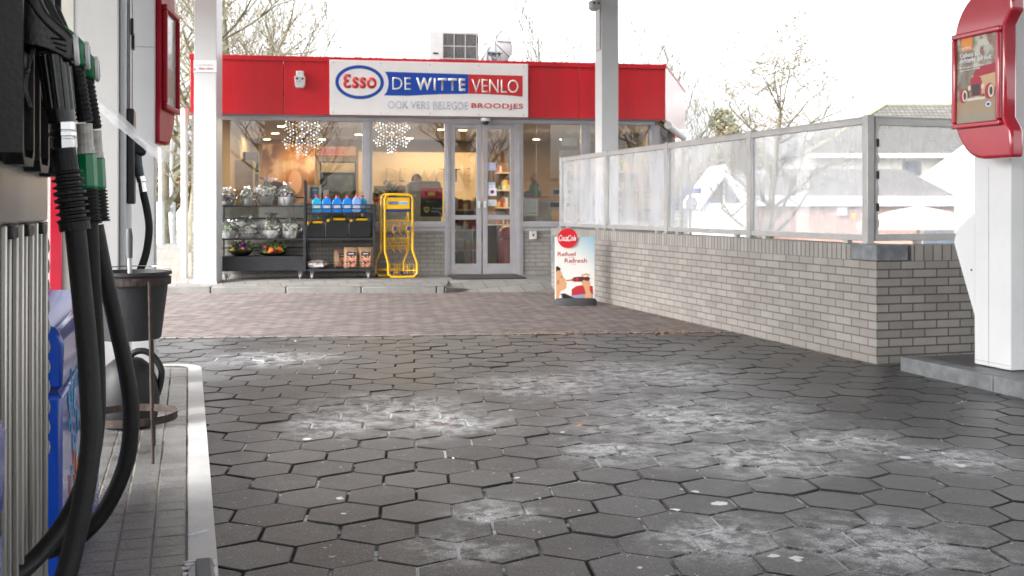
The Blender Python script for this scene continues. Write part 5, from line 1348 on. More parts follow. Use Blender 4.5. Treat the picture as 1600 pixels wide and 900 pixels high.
text('lettering', 'Coca', M_board, dk, (ql(872.5), ql(886.5), qz(376), qz(367)), -.034, bold=.012, shear=.45); text('lettering', 'Cola', M_board, dk, (ql(886.2), ql(900), qz(376), qz(367.5)), -.034, bold=.012, shear=.45)
mb = MB(); mb.tube([Vector((ql(873.5), -.033, qz(377))), Vector((ql(879), -.033, qz(375.2))), Vector((ql(889), -.033, qz(376.6))), Vector((ql(899), -.033, qz(374.2)))], [.001, .004, .004, .001], 6); mb.build('flourish', M_board, dk)

# small electrical box on shop wall, poster frames
def wallbox(px0, px1, py0, py1, m, nm, lab, cat):
    a = S(px0, py1, yW); b = S(px1, py0, yW); t = thing(nm, lab, cat, SW(a[0], yW, a[2]), SROT); MB().box(0, b[0]-a[0], -.05, -.001, 0, b[2]-a[2]).build('box', m, t, bevel=.008); MB().box((b[0]-a[0])*.4, (b[0]-a[0])*.6, -.054, -.0505, .05, .08).build('lock', M_black, t)
wallbox(827, 838, 361, 374, mat('meterbox', (.55, .53, .5), .5), 'wall_box', 'small beige box with a dark keyhole on the shop wall right of the door', 'wall box')

# ================================================================== inside the shop window
def inw(px, py0, py1, yl, w_px=None): 
    a = S(px, py1, yl); b = S(px+(w_px or 10), py0, yl); return a, b
def ibox(nm, lab, cat, px0, px1, py0, py1, yl, depth, m, bevel=.005, floor=False, group=None):
    a = S(px0, py1, yl); b = S(px1, py0, yl); z0 = .121 if floor else a[2]
    t = thing(nm, lab, cat, SW(a[0], yl, z0), SROT, group)
    MB().box(0, b[0]-a[0], 0, depth, 0, b[2]-z0).build('body', m, t, bevel=bevel)
    return t, b[0]-a[0], b[2]-z0
M_shelfw = mat('window_shelf_white', (.85, .87, .85), .5)
ibox('window_bench', 'long white window bench behind the left shop window', 'bench', 340, 565, 317, 346, .24, .35, M_shelfw)
ibox('window_bench', 'short white window bench behind the newspaper rack', 'bench', 583, 640, 318, 346, .24, .35, M_shelfw)
t, w_, h_ = ibox('photo_frame', 'white framed picture of a cruise ship in the left window', 'picture frame', 481, 502, 289, 313, .36, .02, M_board); 
MB().box(w_*.17, w_*.83, -.004, -.001, h_*.12, h_*.85).build('picture', flat('pic_blue', (.12, .25, .55)), t); MB().box(w_*.3, w_*.7, -.0055, -.0045, h_*.62, h_*.7).build('ship', M_board, t)
t, w_, h_ = ibox('small_card', 'small white price card between the framed picture and the wall', 'card', 505, 514, 297, 313, .36, .01, M_board); MB().box(w_*.2, w_*.8, -.003, -.001, h_*.3, h_*.4).build('print', M_sgrey, t)
# back wall mural, fridge, letters
M_mural = poster_bg('mural', (.22, .09, .03), (.70, .36, .16), (.85, .60, .38), 1.1)
ysc = 6.5
t, w_, h_ = ibox('wall_mural', 'large orange-brown photo mural on the wall behind the left window', 'mural', 410, 492, 225, 345, 4.6, .08, M_mural)
for (u, v, a, b, m) in ((.18, .55, .10, .07, flat('mural_face', (.75, .42, .25))), (.62, .5, .13, .16, flat('mural_face', (.75, .42, .25)))):
    MB().prism([(w_*u+w_*a*math.cos(k/16*6.283), h_*v+h_*b*math.sin(k/16*6.283)) for k in range(16)], 'y', -.006, -.001).build('print', m, t)
MB().prism([(w_*.2, h_*.52), (w_*.36, h_*.5), (w_*.6, h_*.3), (w_*.55, h_*.1), (w_*.3, h_*.3), (w_*.12, h_*.4)], 'y', -.008, -.0065).build('print', hairc, t)
t, w_, h_ = ibox('drinks_fridge', 'tall dark drinks fridge with glass front behind the left window', 'fridge', 500, 556, 252, 345, 3.6, .7, M_black, floor=True)
MB().box(.05, w_-.05, -.01, -.002, .3, h_-.25).build('glass_door', mat('fridge_glass', (.10, .12, .11), .1, var=.5, scale=5), t); MB().box(.02, w_-.02, -.014, -.002, h_-.2, h_-.03).build('header', mat('fridge_header', (.5, .38, .2), .5), t)
t, w_, h_ = ibox('wall_shelf', 'warm wooden wall shelf with red packs above the fridge', 'shelf', 492, 556, 229, 243, 5.0, .3, mat('wood_warm', (.45, .20, .08), .5))
MB().box(.1, w_-.3, -.01, -.001, h_*.2, h_*.7).build('packs', mat('red_packs', (.4, .04, .02), .5, var=.5, scale=8), t)
t, w_, h_ = ibox('beige_counter', 'beige counter with rounded top far left behind the window', 'counter', 345, 395, 250, 330, 5.0, .6, mat('beige', (.5, .42, .3), .5), floor=True)
# DE WITTE letters
t = thing('wall_letters', 'large cream letters reading De Witte on the wall inside the shop', 'wall sign', SW(0, 0, 0), SROT); yl = 7.8
bx = lambda a, b, c, d: (S(a, d, yl)[0], S(b, d, yl)[0], S(a, d, yl)[2], S(a, c, yl)[2])
M_lt = mat('letter_brown', (.40, .28, .15), .5)
text('lettering', 'DE', M_lt, t, bx(603, 635, 262, 284), yl-.02, bold=-.01, ext=.03); text('lettering', 'WITTE', M_lt, t, bx(647, 735, 262, 284), yl-.02, bold=-.01, ext=.03)
MB().box(S(560, 300, 7.9)[0], S(760, 300, 7.9)[0], 7.9, 7.96, .121, CEIL-.3).build('backing', mat('cream_panel', (.50, .38, .23), .6, var=.02), t)
# white cabinet, person behind it
t, w_, h_ = ibox('white_cabinet', 'white rounded cabinet behind the second window, a person behind it', 'cabinet', 637, 690, 283, 345, 1.6, .5, mat('cabinet_white', (.68, .69, .68), .4), bevel=.06, floor=True)
MB().box(w_*.3, w_*.9, -.006, -.001, h_*.62, h_*.63).build('seam', MATS['seam'], t)
px_, _, _ = S(651, 300, 3.0)
t = thing('person', 'person with short black hair and grey jumper standing behind the white cabinet', 'person', SW(px_, 3.0, .12), SROT); t.scale = (.955, .955, .945)
sk = [((0, 0, .9), .15), ((0, 0, 1.12), .14), ((0, 0, 1.32), .17), ((0, 0, 1.42), .07), ((0, -.01, 1.49), .06),  # spine
      ((-.2, 0, 1.33), .06), ((-.25, -.03, 1.08), .045), ((-.2, -.2, .95), .035), ((.2, 0, 1.33), .06), ((.25, -.03, 1.08), .045), ((.2, -.2, .95), .035),
      ((-.09, 0, .85), .1), ((-.1, 0, .48), .065), ((-.1, .02, .08), .045), ((-.1, -.13, .03), .035), ((.09, 0, .85), .1), ((.1, 0, .48), .065), ((.1, .02, .08), .045), ((.1, -.13, .03), .035)]
ed = [(0, 1), (1, 2), (2, 3), (3, 4), (2, 5), (5, 6), (6, 7), (2, 8), (8, 9), (9, 10), (0, 11), (11, 12), (12, 13), (13, 14), (0, 15), (15, 16), (16, 17), (17, 18)]
me = bpy.data.meshes.new('body'); me.from_pydata([p for p, _ in sk], ed, []); bo = bpy.data.objects.new('body', me); COL.objects.link(bo); bo.parent = t
md = bo.modifiers.new('skin', 'SKIN')
for i, (_, r) in enumerate(sk): me.skin_vertices[0].data[i].radius = (r, r*.8)
me.skin_vertices[0].data[0].use_root = True
ss = bo.modifiers.new('sub', 'SUBSURF'); ss.levels = 2; ss.render_levels = 2; me.materials.append(mat('jumper', (.12, .12, .14), .8))
mb = MB(); mb.ball((0, -.01, 1.575), .095, 20, 14, (.82, .95, 1.15)); mb.ball((0, -.105, 1.56), .014, 8, 6, (.8, 1, 1.4)); mb.ball((-.078, 0, 1.57), .016, 8, 6, (.5, 1, 1.4)); mb.ball((.078, 0, 1.57), .016, 8, 6, (.5, 1, 1.4)); mb.build('head', mat('skin', (.50, .28, .19), .5), t, smooth=True)
mb = MB(); mb.ball((0, .012, 1.60), .104, 20, 12, (.9, .95, 1.05), .02); 
mb.v = [(x, y, max(z, 1.585 if y < -.02 else 1.5)) for x, y, z in mb.v]; mb.build('hair', mat('hair_black', (.012, .01, .01), .6, bump=.6), t, smooth=True)
# parcel point poster in window
t, w_, h_ = ibox('window_poster', 'red and dark parcel point poster with yellow emblem in the second window', 'poster', 657, 691.5, 292.5, 338.5, .24, .006, flat('poster_dark', (.045, .042, .04)))
mb = MB(); mb.box(0, w_, -.003, -.001, h_*.63, h_); mb.build('print', flat('poster_crimson', (.66, .03, .09)), t); mb = MB(); mb.box(0, w_, -.0045, -.0035, h_*.97, h_); mb.build('print', M_yellow, t)
cxx, czz = w_*.5, h_*.78
mb = MB(); mb.prism([(cxx-w_*.15, czz-h_*.07), (cxx+w_*.15, czz-h_*.07), (cxx+w_*.17, czz+h_*.06), (cxx+w_*.08, czz+h_*.03), (cxx, czz+h_*.1), (cxx-w_*.08, czz+h_*.03), (cxx-w_*.17, czz+h_*.06)], 'y', -.006, -.004); mb.build('emblem', mat('emblem_gold', (.9, .7, .18), .4), t)
cxx, czz = w_*.28, h_*.24
mb = MB(); mb.prism([(cxx-w_*.14, czz+h_*.07), (cxx-w_*.13, czz-h_*.04), (cxx, czz-h_*.13), (cxx+w_*.13, czz-h_*.04), (cxx+w_*.14, czz+h_*.07), (cxx, czz+h_*.1)], 'y', -.004, -.002); mb.build('shield', MATS['emblem_gold'], t)
text('lettering', 'ups', flat('poster_dark', (.045, .042, .04)), t, (cxx-w_*.1, cxx+w_*.1, czz-h_*.04, czz+h_*.04), -.0055, bold=.02)
text('lettering', 'Access', M_board, t, (w_*.5, w_*.95, h_*.25, h_*.32), -.004, bold=.01); text('lettering', 'Point', M_board, t, (w_*.5, w_*.86, h_*.14, h_*.21), -.004, bold=.01)
text('lettering', 'Kiala punt', MATS['emblem_gold'], t, (w_*.26, w_*.72, h_*.49, h_*.54), -.004)
# snowflakes
M_led = emat('led_cold', (.75, .85, 1), 1.5); M_ledw = emat('led_warm', (1, .72, .45), .6); M_wire = glass('acrylic', (.9, .9, .9), 3, milk=.35, milkcol=(.8, .75, .68), rough=.2)
def snowflake(label, px, py, rpx):
    x, _, z = S(px, py, .24); r = rpx*15.9/FPX; t = thing('snowflake_light', label, 'light decoration', SW(x, .24, z), SROT, 'lit snowflakes in the shop windows'); rnd = random.Random(px)
    a_ = MB(); b_ = MB(); c_ = MB()
    for k in range(6):
        an = R(90+60*k); u = Vector((math.cos(an), 0, math.sin(an))); v = Vector((-math.sin(an), 0, math.cos(an)))
        a_.tube([u*.0, u*r], .008, 6)
        for s in (.35, .55, .75, .92):
            for sg in (-1, 1):
                e = u*r*s+(u*.6+v*sg)*r*.30*(1.1-s*.5); a_.tube([u*r*s, e], .007, 5)
                (b_ if rnd.random() < .6 else c_).ball(e, .0085, 6, 4)
                m_ = (u*r*s+e)/2; (b_ if rnd.random() < .3 else c_).ball(m_+Vector((0, -.006, 0)), .007, 6, 4)
        for s in (.12, .3, .5, .7, .9, 1.0): (b_ if rnd.random() < .4 else c_).ball(u*r*s+Vector((0, -.008, 0)), .009, 6, 4)
    a_.build('arms', M_wire, t); b_.build('led_lights', M_led, t); c_.build('led_lights', M_ledw, t)
snowflake('lit snowflake hanging in the left window above the wrapped plants', 472, 211, 30)
snowflake('lit snowflake hanging in the second window above the newspaper rack', 612, 210, 28)
# white flower plant
t = thing('pot_plant', 'spiky green plant with white blooms behind the newspaper rack', 'plant', SW(S(612, 310, .45)[0], .45, S(612, 317, .45)[2]), SROT); rnd = random.Random(5)
mb = MB()
for k in range(40):
    a = rnd.uniform(0, 6.28); l = rnd.uniform(.15, .32); d = Vector((math.cos(a)*rnd.uniform(.1, .9), math.sin(a)*.5, 1)).normalized(); mb.tube([(0, 0, .03), d*l*.6+Vector((0, 0, .03)), d*l+Vector((math.cos(a)*.05, 0, .0))], [.006, .01, .001], 4)
mb.build('foliage', M_leafd, t)
mb = MB()
for k in range(16): mb.ball((rnd.uniform(-.14, .16), rnd.uniform(-.1, .05), rnd.uniform(.15, .34)), rnd.uniform(.015, .03), 7, 5, (1, 1, .8), .2)
mb.build('flowers', M_flw, t); MB().lathe([(.06, 0), (.08, .07)], n=14).build('pot', M_potw, t)
t = thing('pot_plant', 'low glittering arrangement at the left of the second window', 'plant', SW(S(591, 310, .45)[0], .45, S(591, 317, .45)[2]), SROT)
mb = MB(); leaves(mb, (0, 0, .02), .11, .2, 90, .05, rnd); mb.build('foliage', M_leafd, t, fixn=False); mb = MB()
for k in range(9): mb.ball((rnd.uniform(-.1, .1), -.06, rnd.uniform(.03, .2)), .012, 6, 4)
mb.build('flowers', M_flw, t)
# stickers on the door
for i, (a, b, c, d, m, lab) in enumerate(((762, 774, 285, 289.5, M_labl, 'narrow pale blue sticker on the right door leaf'), (763, 774, 289.5, 293, M_board, 'uppermost small white sticker on the right door leaf'), (762.5, 776, 293.5, 306, M_board, 'square white sticker with purple mark on the right door leaf'), (762.5, 776, 312, 322, mat('sticker_greyish', (.6, .63, .6), .5), 'greyish notice lowest on the right door leaf'), (762, 775, 254, 266, flat('sticker_pinkblue', (.5, .5, .68)), 'pink and blue sticker highest on the right door leaf'))):
    p = S(a, d, yW); q = S(b, c, yW); t = thing('sticker', lab, 'sticker', SW(p[0], yW+.008, p[2]), SROT); MB().box(0, q[0]-p[0], 0, .003, 0, q[2]-p[2]).build('sheet', m, t)
    w_, h_ = q[0]-p[0], q[2]-p[2]
    MB().prism([(w_*(.5+.25*math.cos(k)), h_*(.5+.25*math.sin(k))) for k in range(6)], 'y', -.002, -.0005).build('print', (M_purple if i == 2 else M_sgrey), t)
# shelves behind the door, red charity seat
def shelfunit(lab, px0, px1, pytop, yl, dz=(.28, .62, .96, 1.3), seed=1, cols=None):
    a = S(px0, 400, yl); b = S(px1, pytop, yl); t = thing('shop_shelf', lab, 'shelf unit', SW(a[0], yl, .121), SROT); W_ = b[0]-a[0]; H_ = b[2]-.121; rnd = random.Random(seed)
    MB().box(0, W_, .38, .4, 0, H_).build('back_panel', mat('shelf_brown', (.16, .12, .1), .6), t)
    for z in [0.05]+[q for q in dz if q < H_]:
        sh = MB().box(0, W_, 0, .38, z, z+.03).build('shelf', mat('shelf_edge', (.5, .42, .32), .5), t)
        for m in (mat('packs_red', (.4, .03, .03), .5), mat('packs_yellow', (.6, .4, .05), .5), mat('packs_green', (.05, .2, .06), .5), mat('packs_brown', (.2, .1, .05), .5), mat('packs_white', (.55, .55, .52), .5)):
            mb = MB()
            for k in range(max(2, int(W_*5))):
                x = rnd.uniform(.01, W_-.1); 
                mb.box(x, x+rnd.uniform(.05, .1), .02+rnd.random()*.05, .3, z+.031, z+.031+rnd.uniform(.08, .2))
            mb.build('packs', m, sh)
    return t
shelfunit('low shelf unit of packets seen through the left door leaf', 704, 760, 318, 2.2, seed=2)
shelfunit('tall shelf unit of packets deep inside the left window', 350, 402, 236, 6.2, (.3, .65, 1., 1.35, 1.7), seed=6)
shelfunit('low shelf unit of packets in front of the wall letters', 585, 640, 290, 5.6, (.35, .7, 1.05), seed=7)
shelfunit('shelf unit of packets behind the right-hand window', 930, 1010, 250, 4.5, (.3, .65, 1., 1.35, 1.7), seed=3)
shelfunit('tall narrow shelf unit beyond the right door leaf', 778, 800, 255, 5.5, (.3, .65, 1., 1.35, 1.7), seed=4)
t, w_, h_ = ibox('service_counter', 'dark brown service counter seen through the right door leaf', 'counter', 762, 783, 352, 412, 1.8, 1.6, mat('counter_brown', (.07, .045, .035), .5), floor=True)
t, w_, h_ = ibox('red_machine', 'small red ride-on machine inside the right door leaf', 'machine', 786, 803, 374, 416, 1.3, .5, mat('machine_red', (.5, .04, .08), .4), bevel=.03, floor=True)
MB().ball((w_*.5, .2, h_+.1), .14, 16, 10, (1, 1, .8)).build('dome', M_red, t, smooth=True)
t, w_, h_ = ibox('white_display_box', 'white display box with the Christmas doll on top in the third window', 'display box', 818, 862, 309, 346, .5, .5, mat('display_white', (.5, .49, .46), .5))
p = S(819, 337, .22); q = S(844, 311, .22)
t = thing('window_notice', 'white notice with lines of print in the third window', 'notice', SW(p[0], .215, p[2]), SROT); w_, h_ = q[0]-p[0]-.03, q[2]-p[2]; MB().box(0, w_, 0, .004, 0, h_).build('sheet', M_board, t)
mb = MB()
for k in range(7): mb.box(w_*.12, w_*(.85 if k % 3 else .6), -.002, -.0005, h_*(.88-k*.09), h_*(.90-k*.09))
mb.build('print', M_sgrey, t); MB().box(w_*.12, w_*.88, -.002, -.0005, h_*.14, h_*.17).build('print', mat('print_green', (.1, .4, .1), .5), t)
p = S(835, 309, .7)
t = thing('christmas_doll', 'Christmas doll with round pink face and green coat on the white box', 'doll', SW(p[0], .7, p[2]), SROT)
mb = MB(); mb.lathe([(.1, 0), (.11, .05), (.085, .16), (.05, .23), (.001, .25)], n=14); mb.build('coat', mat('coat_green', (.08, .2, .05), .7), t, smooth=True)
MB().ball((0, 0, .31), .075, 14, 10).build('head', mat('doll_pink', (.7, .42, .32), .6), t, smooth=True); MB().ball((-.12, -.05, .05), .07, 12, 8, (1.2, 1, .7), .1).build('basket', M_basket, t); mb = MB(); mb.ball((.07, -.06, .14), .05, 10, 7, (1, 1, 1), .1); mb.build('bow', mat('bow_white', (.7, .65, .62), .6), t); MB().box(-.1, .2, -.1, .1, -.001, .02).build('base', M_capr, t)
# hanging wooden star sign
t = thing('hanging_signs', 'string of white wooden plates under a star in the third window', 'sign', SW(0, 0, 0), SROT); yl = .26
def H2(px, py): q = S(px, py, yl); return (q[0], q[2])
st = []
c = H2(889.5, 206); rr = 6*16.2/FPX
for k in range(10): a = R(90+36*k); r = rr if k % 2 == 0 else rr*.45; st.append((c[0]+r*math.cos(a), c[1]+r*math.sin(a)))
M_plate = mat('plate_white', (.62, .62, .6), .6)
MB().prism(st, 'y', yl-.01, yl).build('star', M_plate, t)
for (a, b, c_, d) in ((877, 902, 216, 228), (874, 905, 235, 247), (873, 908, 254, 266), (873, 910, 274, 286)):
    p, q = H2(a, d), H2(b, c_); pl = MB().box(p[0], q[0], yl-.012, yl, p[1], q[1]).build('plate', M_plate, t, bevel=.003); text('lettering', {216: 'XMAS', 235: 'MERRY', 254: 'HAPPY', 274: 'NEW'}[c_], M_sgrey, pl, (p[0]+.05, q[0]-.05, p[1]+.035, q[1]-.035), yl-.014)
mb = MB()
for x in (880, 899): p, q = H2(x, 290), H2(x, 214); mb.tube([(p[0], yl+.002, p[1]), (q[0], yl+.002, q[1])], .002, 4)
mb.build('strings', M_wood, t)
for i, (a, b, c_, d, lab) in enumerate(((862, 915, 294, 306, 'upper dark slate board with white frame in the third window'), (857, 918, 314, 326, 'lower dark slate board with white frame in the third window'))):
    p, q = S(a, d, .3), S(b, c_, .3); t = thing('slate_board', lab, 'board', SW(p[0], .3, p[2]), SROT); w_, h_ = q[0]-p[0], q[2]-p[2]
    MB().box(0, w_, 0, .015, 0, h_).build('frame', M_plate, t); MB().box(.025, w_-.025, -.003, -.001, .025, h_-.025).build('slate', mat('slate', (.04, .04, .045), .6), t)

# ================================================================== trees, houses, background
def tree(name, label, loc, H_, seed, spread=.5, trunk=.16, col=None, first=.25, depth=6, dens=1.0, group=None, lean=(0, 0), twig=.006, buds=0, budcol=None, up=.25):
    rnd = random.Random(seed); T = MB(); C_ = MB(); B_ = MB()
    def grow(p, d, L, r, lev):
        n = 4 if lev > 2 else 3; pts = [p]; rs = [r]; q = p.copy(); dd = d.copy()
        for i in range(n):
            dd = (dd+Vector((rnd.uniform(-1, 1), rnd.uniform(-1, 1), rnd.uniform(-.4, .8)))*.16+Vector((0, 0, up*.12))).normalized(); q = q+dd*L/n; pts.append(q.copy()); rs.append(max(twig*.6, r*(1-.45*(i+1)/n)))
        (T if lev >= depth-1 else C_).tube(pts, rs, 6 if lev > 3 else 3, cap=False)
        if lev <= 1 and buds:
            for k in range(buds):
                b = pts[rnd.randrange(1, n+1)]+Vector((rnd.uniform(-1, 1), rnd.uniform(-1, 1), rnd.uniform(-1, 1)))*.06; s = rnd.uniform(.02, .045)
                e1 = Vector((rnd.uniform(-1, 1), rnd.uniform(-1, 1), rnd.uniform(-1, 1))).normalized()*s; e2 = e1.orthogonal().normalized()*s*.7; B_.add([b-e1, b-e2, b+e1, b+e2], [(0, 1, 2, 3)])
        if lev == 0: return
        k = rnd.randint(3, 4) if lev > 1 else rnd.randint(3, 5)
        k = max(2, int(k*dens+.5))
        for j in range(k):
            i = rnd.randint(1, n) if j else n
            b = pts[i]; ax = Vector((rnd.uniform(-1, 1), rnd.uniform(-1, 1), rnd.uniform(-.1, .5))).normalized()
            nd = (dd*(1-spread)+ax*spread*1.4+Vector((0, 0, up))).normalized()
            grow(b, nd, L*rnd.uniform(.55, .82), rs[i]*rnd.uniform(.5, .75), lev-1)
    p = Vector((0, 0, 0)); d = Vector((lean[0], lean[1], 1)).normalized(); segs = 6; L = H_*.62; pts = [p]; rs = [trunk*1.15]
    q = p.copy()
    for i in range(segs):
        d = (d+Vector((rnd.uniform(-1, 1), rnd.uniform(-1, 1), 0))*.06).normalized(); q = q+d*L/segs; pts.append(q.copy()); rs.append(trunk*(1-.72*(i+1)/segs))
    T.tube(pts, rs, 9)
    for i in range(1, segs+1):
        fr_ = i/segs
        if fr_ < first: continue
        for j in range(3 if i < segs else 4):
            ax = Vector((rnd.uniform(-1, 1), rnd.uniform(-1, 1), rnd.uniform(0, .5))).normalized(); nd = (d*.35+ax*spread*1.6).normalized() if i < segs else (d+ax*.5).normalized()
            grow(pts[i], nd, H_*rnd.uniform(.16, .26)*(1.25-fr_*.5), rs[i]*.55, depth-3)
    t = thing(name, label, 'tree', loc, rnd.uniform(0, 6), group)
    mc = col or mat('bark', (.16, .14, .11), .9, var=.3, bump=.5)
    T.build('trunk', mc, t, smooth=True, fixn=False); C_.build('crown', mc, t, fixn=False)
    if buds: B_.build('dry_leaves', budcol, t, fixn=False)
    return t
bark1 = mat('bark_greygreen', (.17, .16, .11), .9, var=.3); bark2 = mat('bark_pale', (.12, .11, .09), .9, var=.3); brownleaf = mat('dry_leaf', (.30, .17, .08), .9, var=.4)
def at(px, d): return CP(px, d)
def P3(px, d, z=0): x, y = at(px, d); return (x, y, z)
tree('bare_tree', 'bare tree with dense twigs just right of the left pillar, behind the shop', P3(372, 27), 9.5, 3, .55, .2, bark1, .2, 6, 1.0, 'bare trees behind the shop', buds=1, budcol=brownleaf, twig=.009)
tree('bare_tree', 'bare tree leaning right behind the shop, left of the sign board', P3(440, 29), 9.0, 5, .5, .17, bark1, .2, 6, 1.0, 'bare trees behind the shop', lean=(.12, 0), twig=.009)
tree('bare_tree', 'tall bare tree at the left edge of the shop roof', P3(300, 25), 9.5, 8, .6, .18, bark1, .12, 6, 1.0, 'bare trees behind the shop', buds=1, budcol=brownleaf, twig=.009)
tree('bare_tree', 'bare tree furthest left, seen between the red sign and the pillar', P3(258, 31), 10, 12, .6, .2, bark1, .12, 6, 1.0, 'bare trees behind the shop', buds=1, budcol=brownleaf, twig=.009)
tree('birch_tree', 'slim pale tree forking above the roof beside the dish', P3(842, 33), 8.2, 21, .4, .12, bark2, .45, 5, 1.1, 'pale slim trees behind the shop', twig=.015)
tree('birch_tree', 'slim pale tree seen just left of the slim pillar', P3(905, 38), 8.0, 24, .4, .09, bark2, .5, 5, 1.1, 'pale slim trees behind the shop', twig=.015)
tree('birch_tree', 'slim pale tree over the right end of the red fascia', P3(1005, 36), 8.2, 25, .4, .1, bark2, .4, 5, 1.1, 'pale slim trees behind the shop', twig=.015)
tree('birch_tree', 'thin pale tree beside the slanting shop corner', P3(1064, 38), 7.2, 29, .45, .09, bark2, .3, 5, 1.1, 'pale slim trees behind the shop', twig=.015)
tree('larch_tree', 'bare tree with one straight trunk rising above the glass screen', P3(1192, 30, -1.6), 8.7, 31, .75, .16, mat('bark_olive', (.13, .11, .07), .9, var=.3), .3, 6, 1.0, None, buds=1, budcol=mat('bud_tan', (.17, .135, .085), .9), twig=.012, up=.1)
# conifer-like shrub
def bush(label, loc, r, h, n, m, m2=None, seed=1, name='shrub', cat='shrub', s=.07, group=None):
    rnd = random.Random(seed); t = thing(name, label, cat, loc, 0, group); mb = MB()
    cl_ = [(Vector((rnd.uniform(-.7, .7)*r, rnd.uniform(-.7, .7)*r, rnd.uniform(.15, .85)*h)), rnd.uniform(.25, .5)*r) for _ in range(14)]
    for k in range(n):
        c, rr = rnd.choice(cl_); d = Vector((rnd.gauss(0, 1), rnd.gauss(0, 1), rnd.gauss(0, 1))).normalized()*rr*rnd.random()**.4; p = c+d
        e1 = Vector((rnd.uniform(-1, 1), rnd.uniform(-1, 1), rnd.uniform(-1, 1))).normalized()*s*rnd.uniform(.5, 1.3); e2 = e1.orthogonal().normalized()*s*.6; mb.cm = 1 if (m2 and rnd.random() < .4) else 0
        mb.add([p-e1, p-e2, p+e1, p+e2], [(0, 1, 2, 3)])
    mb.build('foliage', [m, m2 or m], t, fixn=False); mb = MB()
    for k in range(9): a = rnd.uniform(0, 6.28); mb.tube([(0, 0, 0), (r*.3*math.cos(a), r*.3*math.sin(a), h*.5), (r*.6*math.cos(a), r*.6*math.sin(a), h*.8)], [.04, .025, .008], 5)
    mb.build('stems', bark1, t)
bush('brownish evergreen tree with ragged top left of the straight trunk', P3(1136, 72, -1.9), 2.6, 10.2, 5200, mat('needle_brown', (.20, .17, .09), .9), mat('needle_green', (.06, .09, .045), .9), 3, 'evergreen_tree', 'tree', .18)
for i, (px, d, r, h, lab) in enumerate(((268, 40, 2.2, 2.9, 'brown winter hedge bush behind the white poles'), (300, 42, 2.4, 2.6, 'brown bush behind the left end of the shop'), (232, 43, 2.2, 3.2, 'reddish brown bush behind the left column'))):
    bush(lab, P3(px, d, .1), r, h, 3500, mat('hedge_brown', (.24, .15, .09), .9), mat('hedge_olive', (.16, .15, .07), .9), 10+i, s=.09, group='winter bushes on the verge')
# flagpoles and posts at left
for (px, d, r, top, lab) in ((251, 30, .06, 8, 'white flagpole with thick socket, left of two'), (267.5, 31, .07, 8, 'white flagpole with thick socket, right of two')):
    t = thing('flagpole', lab, 'flagpole', P3(px, d, .1), 0, 'white flagpoles beside the shop'); mb = MB(); mb.tube([(0, 0, 0), (0, 0, top)], [r*1.0, r*.6], 12); mb.build('pole', M_white, t, smooth=True); mb = MB(); mb.tube([(0, 0, 0), (0, 0, 1.2)], r*1.7, 12); mb.build('socket', mat('socket_grey', (.6, .63, .66), .5), t, smooth=True)
t = thing('wrapped_post', 'short white post sign leaning beside the drainpipe', 'post', P3(283, 28, .1)); MB().prism([(-.09, 0), (.1, 0), (.13, 1.0), (.05, 1.15), (-.12, .9)], 'y', -.03, .03).build('board', M_white, t, bevel=.01)
t = thing('street_cabinet', 'pale blurred kiosk roof beyond the left end of the fascia', 'kiosk', P3(288, 45, .1)); MB().box(-.6, .6, -.5, .5, 4.6, 5.4).build('roof', M_sidepanel, t); MB().box(-.08, .08, -.08, .08, 0, 4.6).build('post', M_white, t)

# houses behind the glass screen
GZ = -1.9
Mbrick_far = brickmat('far_brick', (0, 2), (.36, .19, .15), (.42, .24, .19), (.35, .32, .3)); Mroof = mat('roof_grey', (.20, .19, .19), .7, var=.1); Mcr = mat('render_cream', (.66, .64, .58), .7, var=.05)
Mtile = brickmat('roof_tiles', (0, 2), (.10, .095, .088), (.15, .142, .13), (.05, .048, .045), bw=.3, bh=.22, gap=.05, off=0)
def hz(px, py, d): return zat(py, d)
HD = 52
HR = -YAW
def house(nm, lab, px0, d): x, y = at(px0, d); return thing(nm, lab, 'house', (x, y, GZ), HR)
def lw(a, b, d): return (b-a)*d/FPX
t = house('gabled_annex', 'small white A-shaped gable with glass triangle behind the first wide pane', 1085, HD)
w_ = lw(1085, 1178, HD); ze, za_ = hz(0, 318, HD)-GZ, hz(0, 257, HD)-GZ
MB().prism([(.35, 0), (w_-.35, 0), (w_-.35, ze), (w_/2, za_-.4), (.35, ze)], 'y', .1, 4).build('wall', Mcr, t)
mb = MB(); th = .32
mb.prism([(-.1, ze-.15), (w_/2, za_), (w_+.1, ze-.15), (w_-.22, ze-.3), (w_/2, za_-.55), (.22, ze-.3)], 'y', -.2, 4.2); mb.build('roof', M_white, t)
mb = MB(); mb.prism([(.6, ze+.05), (w_/2-.05, ze+.05), (w_/2-.05, za_-.75)], 'y', .06, .099); mb.prism([(w_-.6, ze+.05), (w_/2+.05, ze+.05), (w_/2+.05, za_-.75)], 'y', .06, .099); mb.build('window', mat('far_glass', (.10, .12, .15), .1), t)
mb = MB(); mb.box(.5, w_/2-.04, .05, .098, .1, ze-.1); mb.box(w_/2+.04, w_-.5, .05, .098, .1, ze-.1); mb.build('window', mat('curtain', (.62, .66, .68), .3), t)
t = house('flat_house', 'low reddish brick building with white eaves band behind the glass screen', 1178, HD+1.5)
w_ = lw(1178, 1500, HD); zb_ = hz(0, 322, HD)-GZ; zt3 = hz(0, 306, HD)-GZ
MB().box(0, w_, 0, 9, 0, zb_).build('wall', Mbrick_far, t); MB().box(-.1, w_+.1, -.3, 9.2, zb_, zt3).build('eaves', M_white, t)
zr = hz(0, 262, HD)-GZ
MB().prism([(-.1, zt3), (w_+.1, zt3), (w_-2.5, zr), (.8, zr)], 'y', .0, 9).build('roof', Mroof, t)
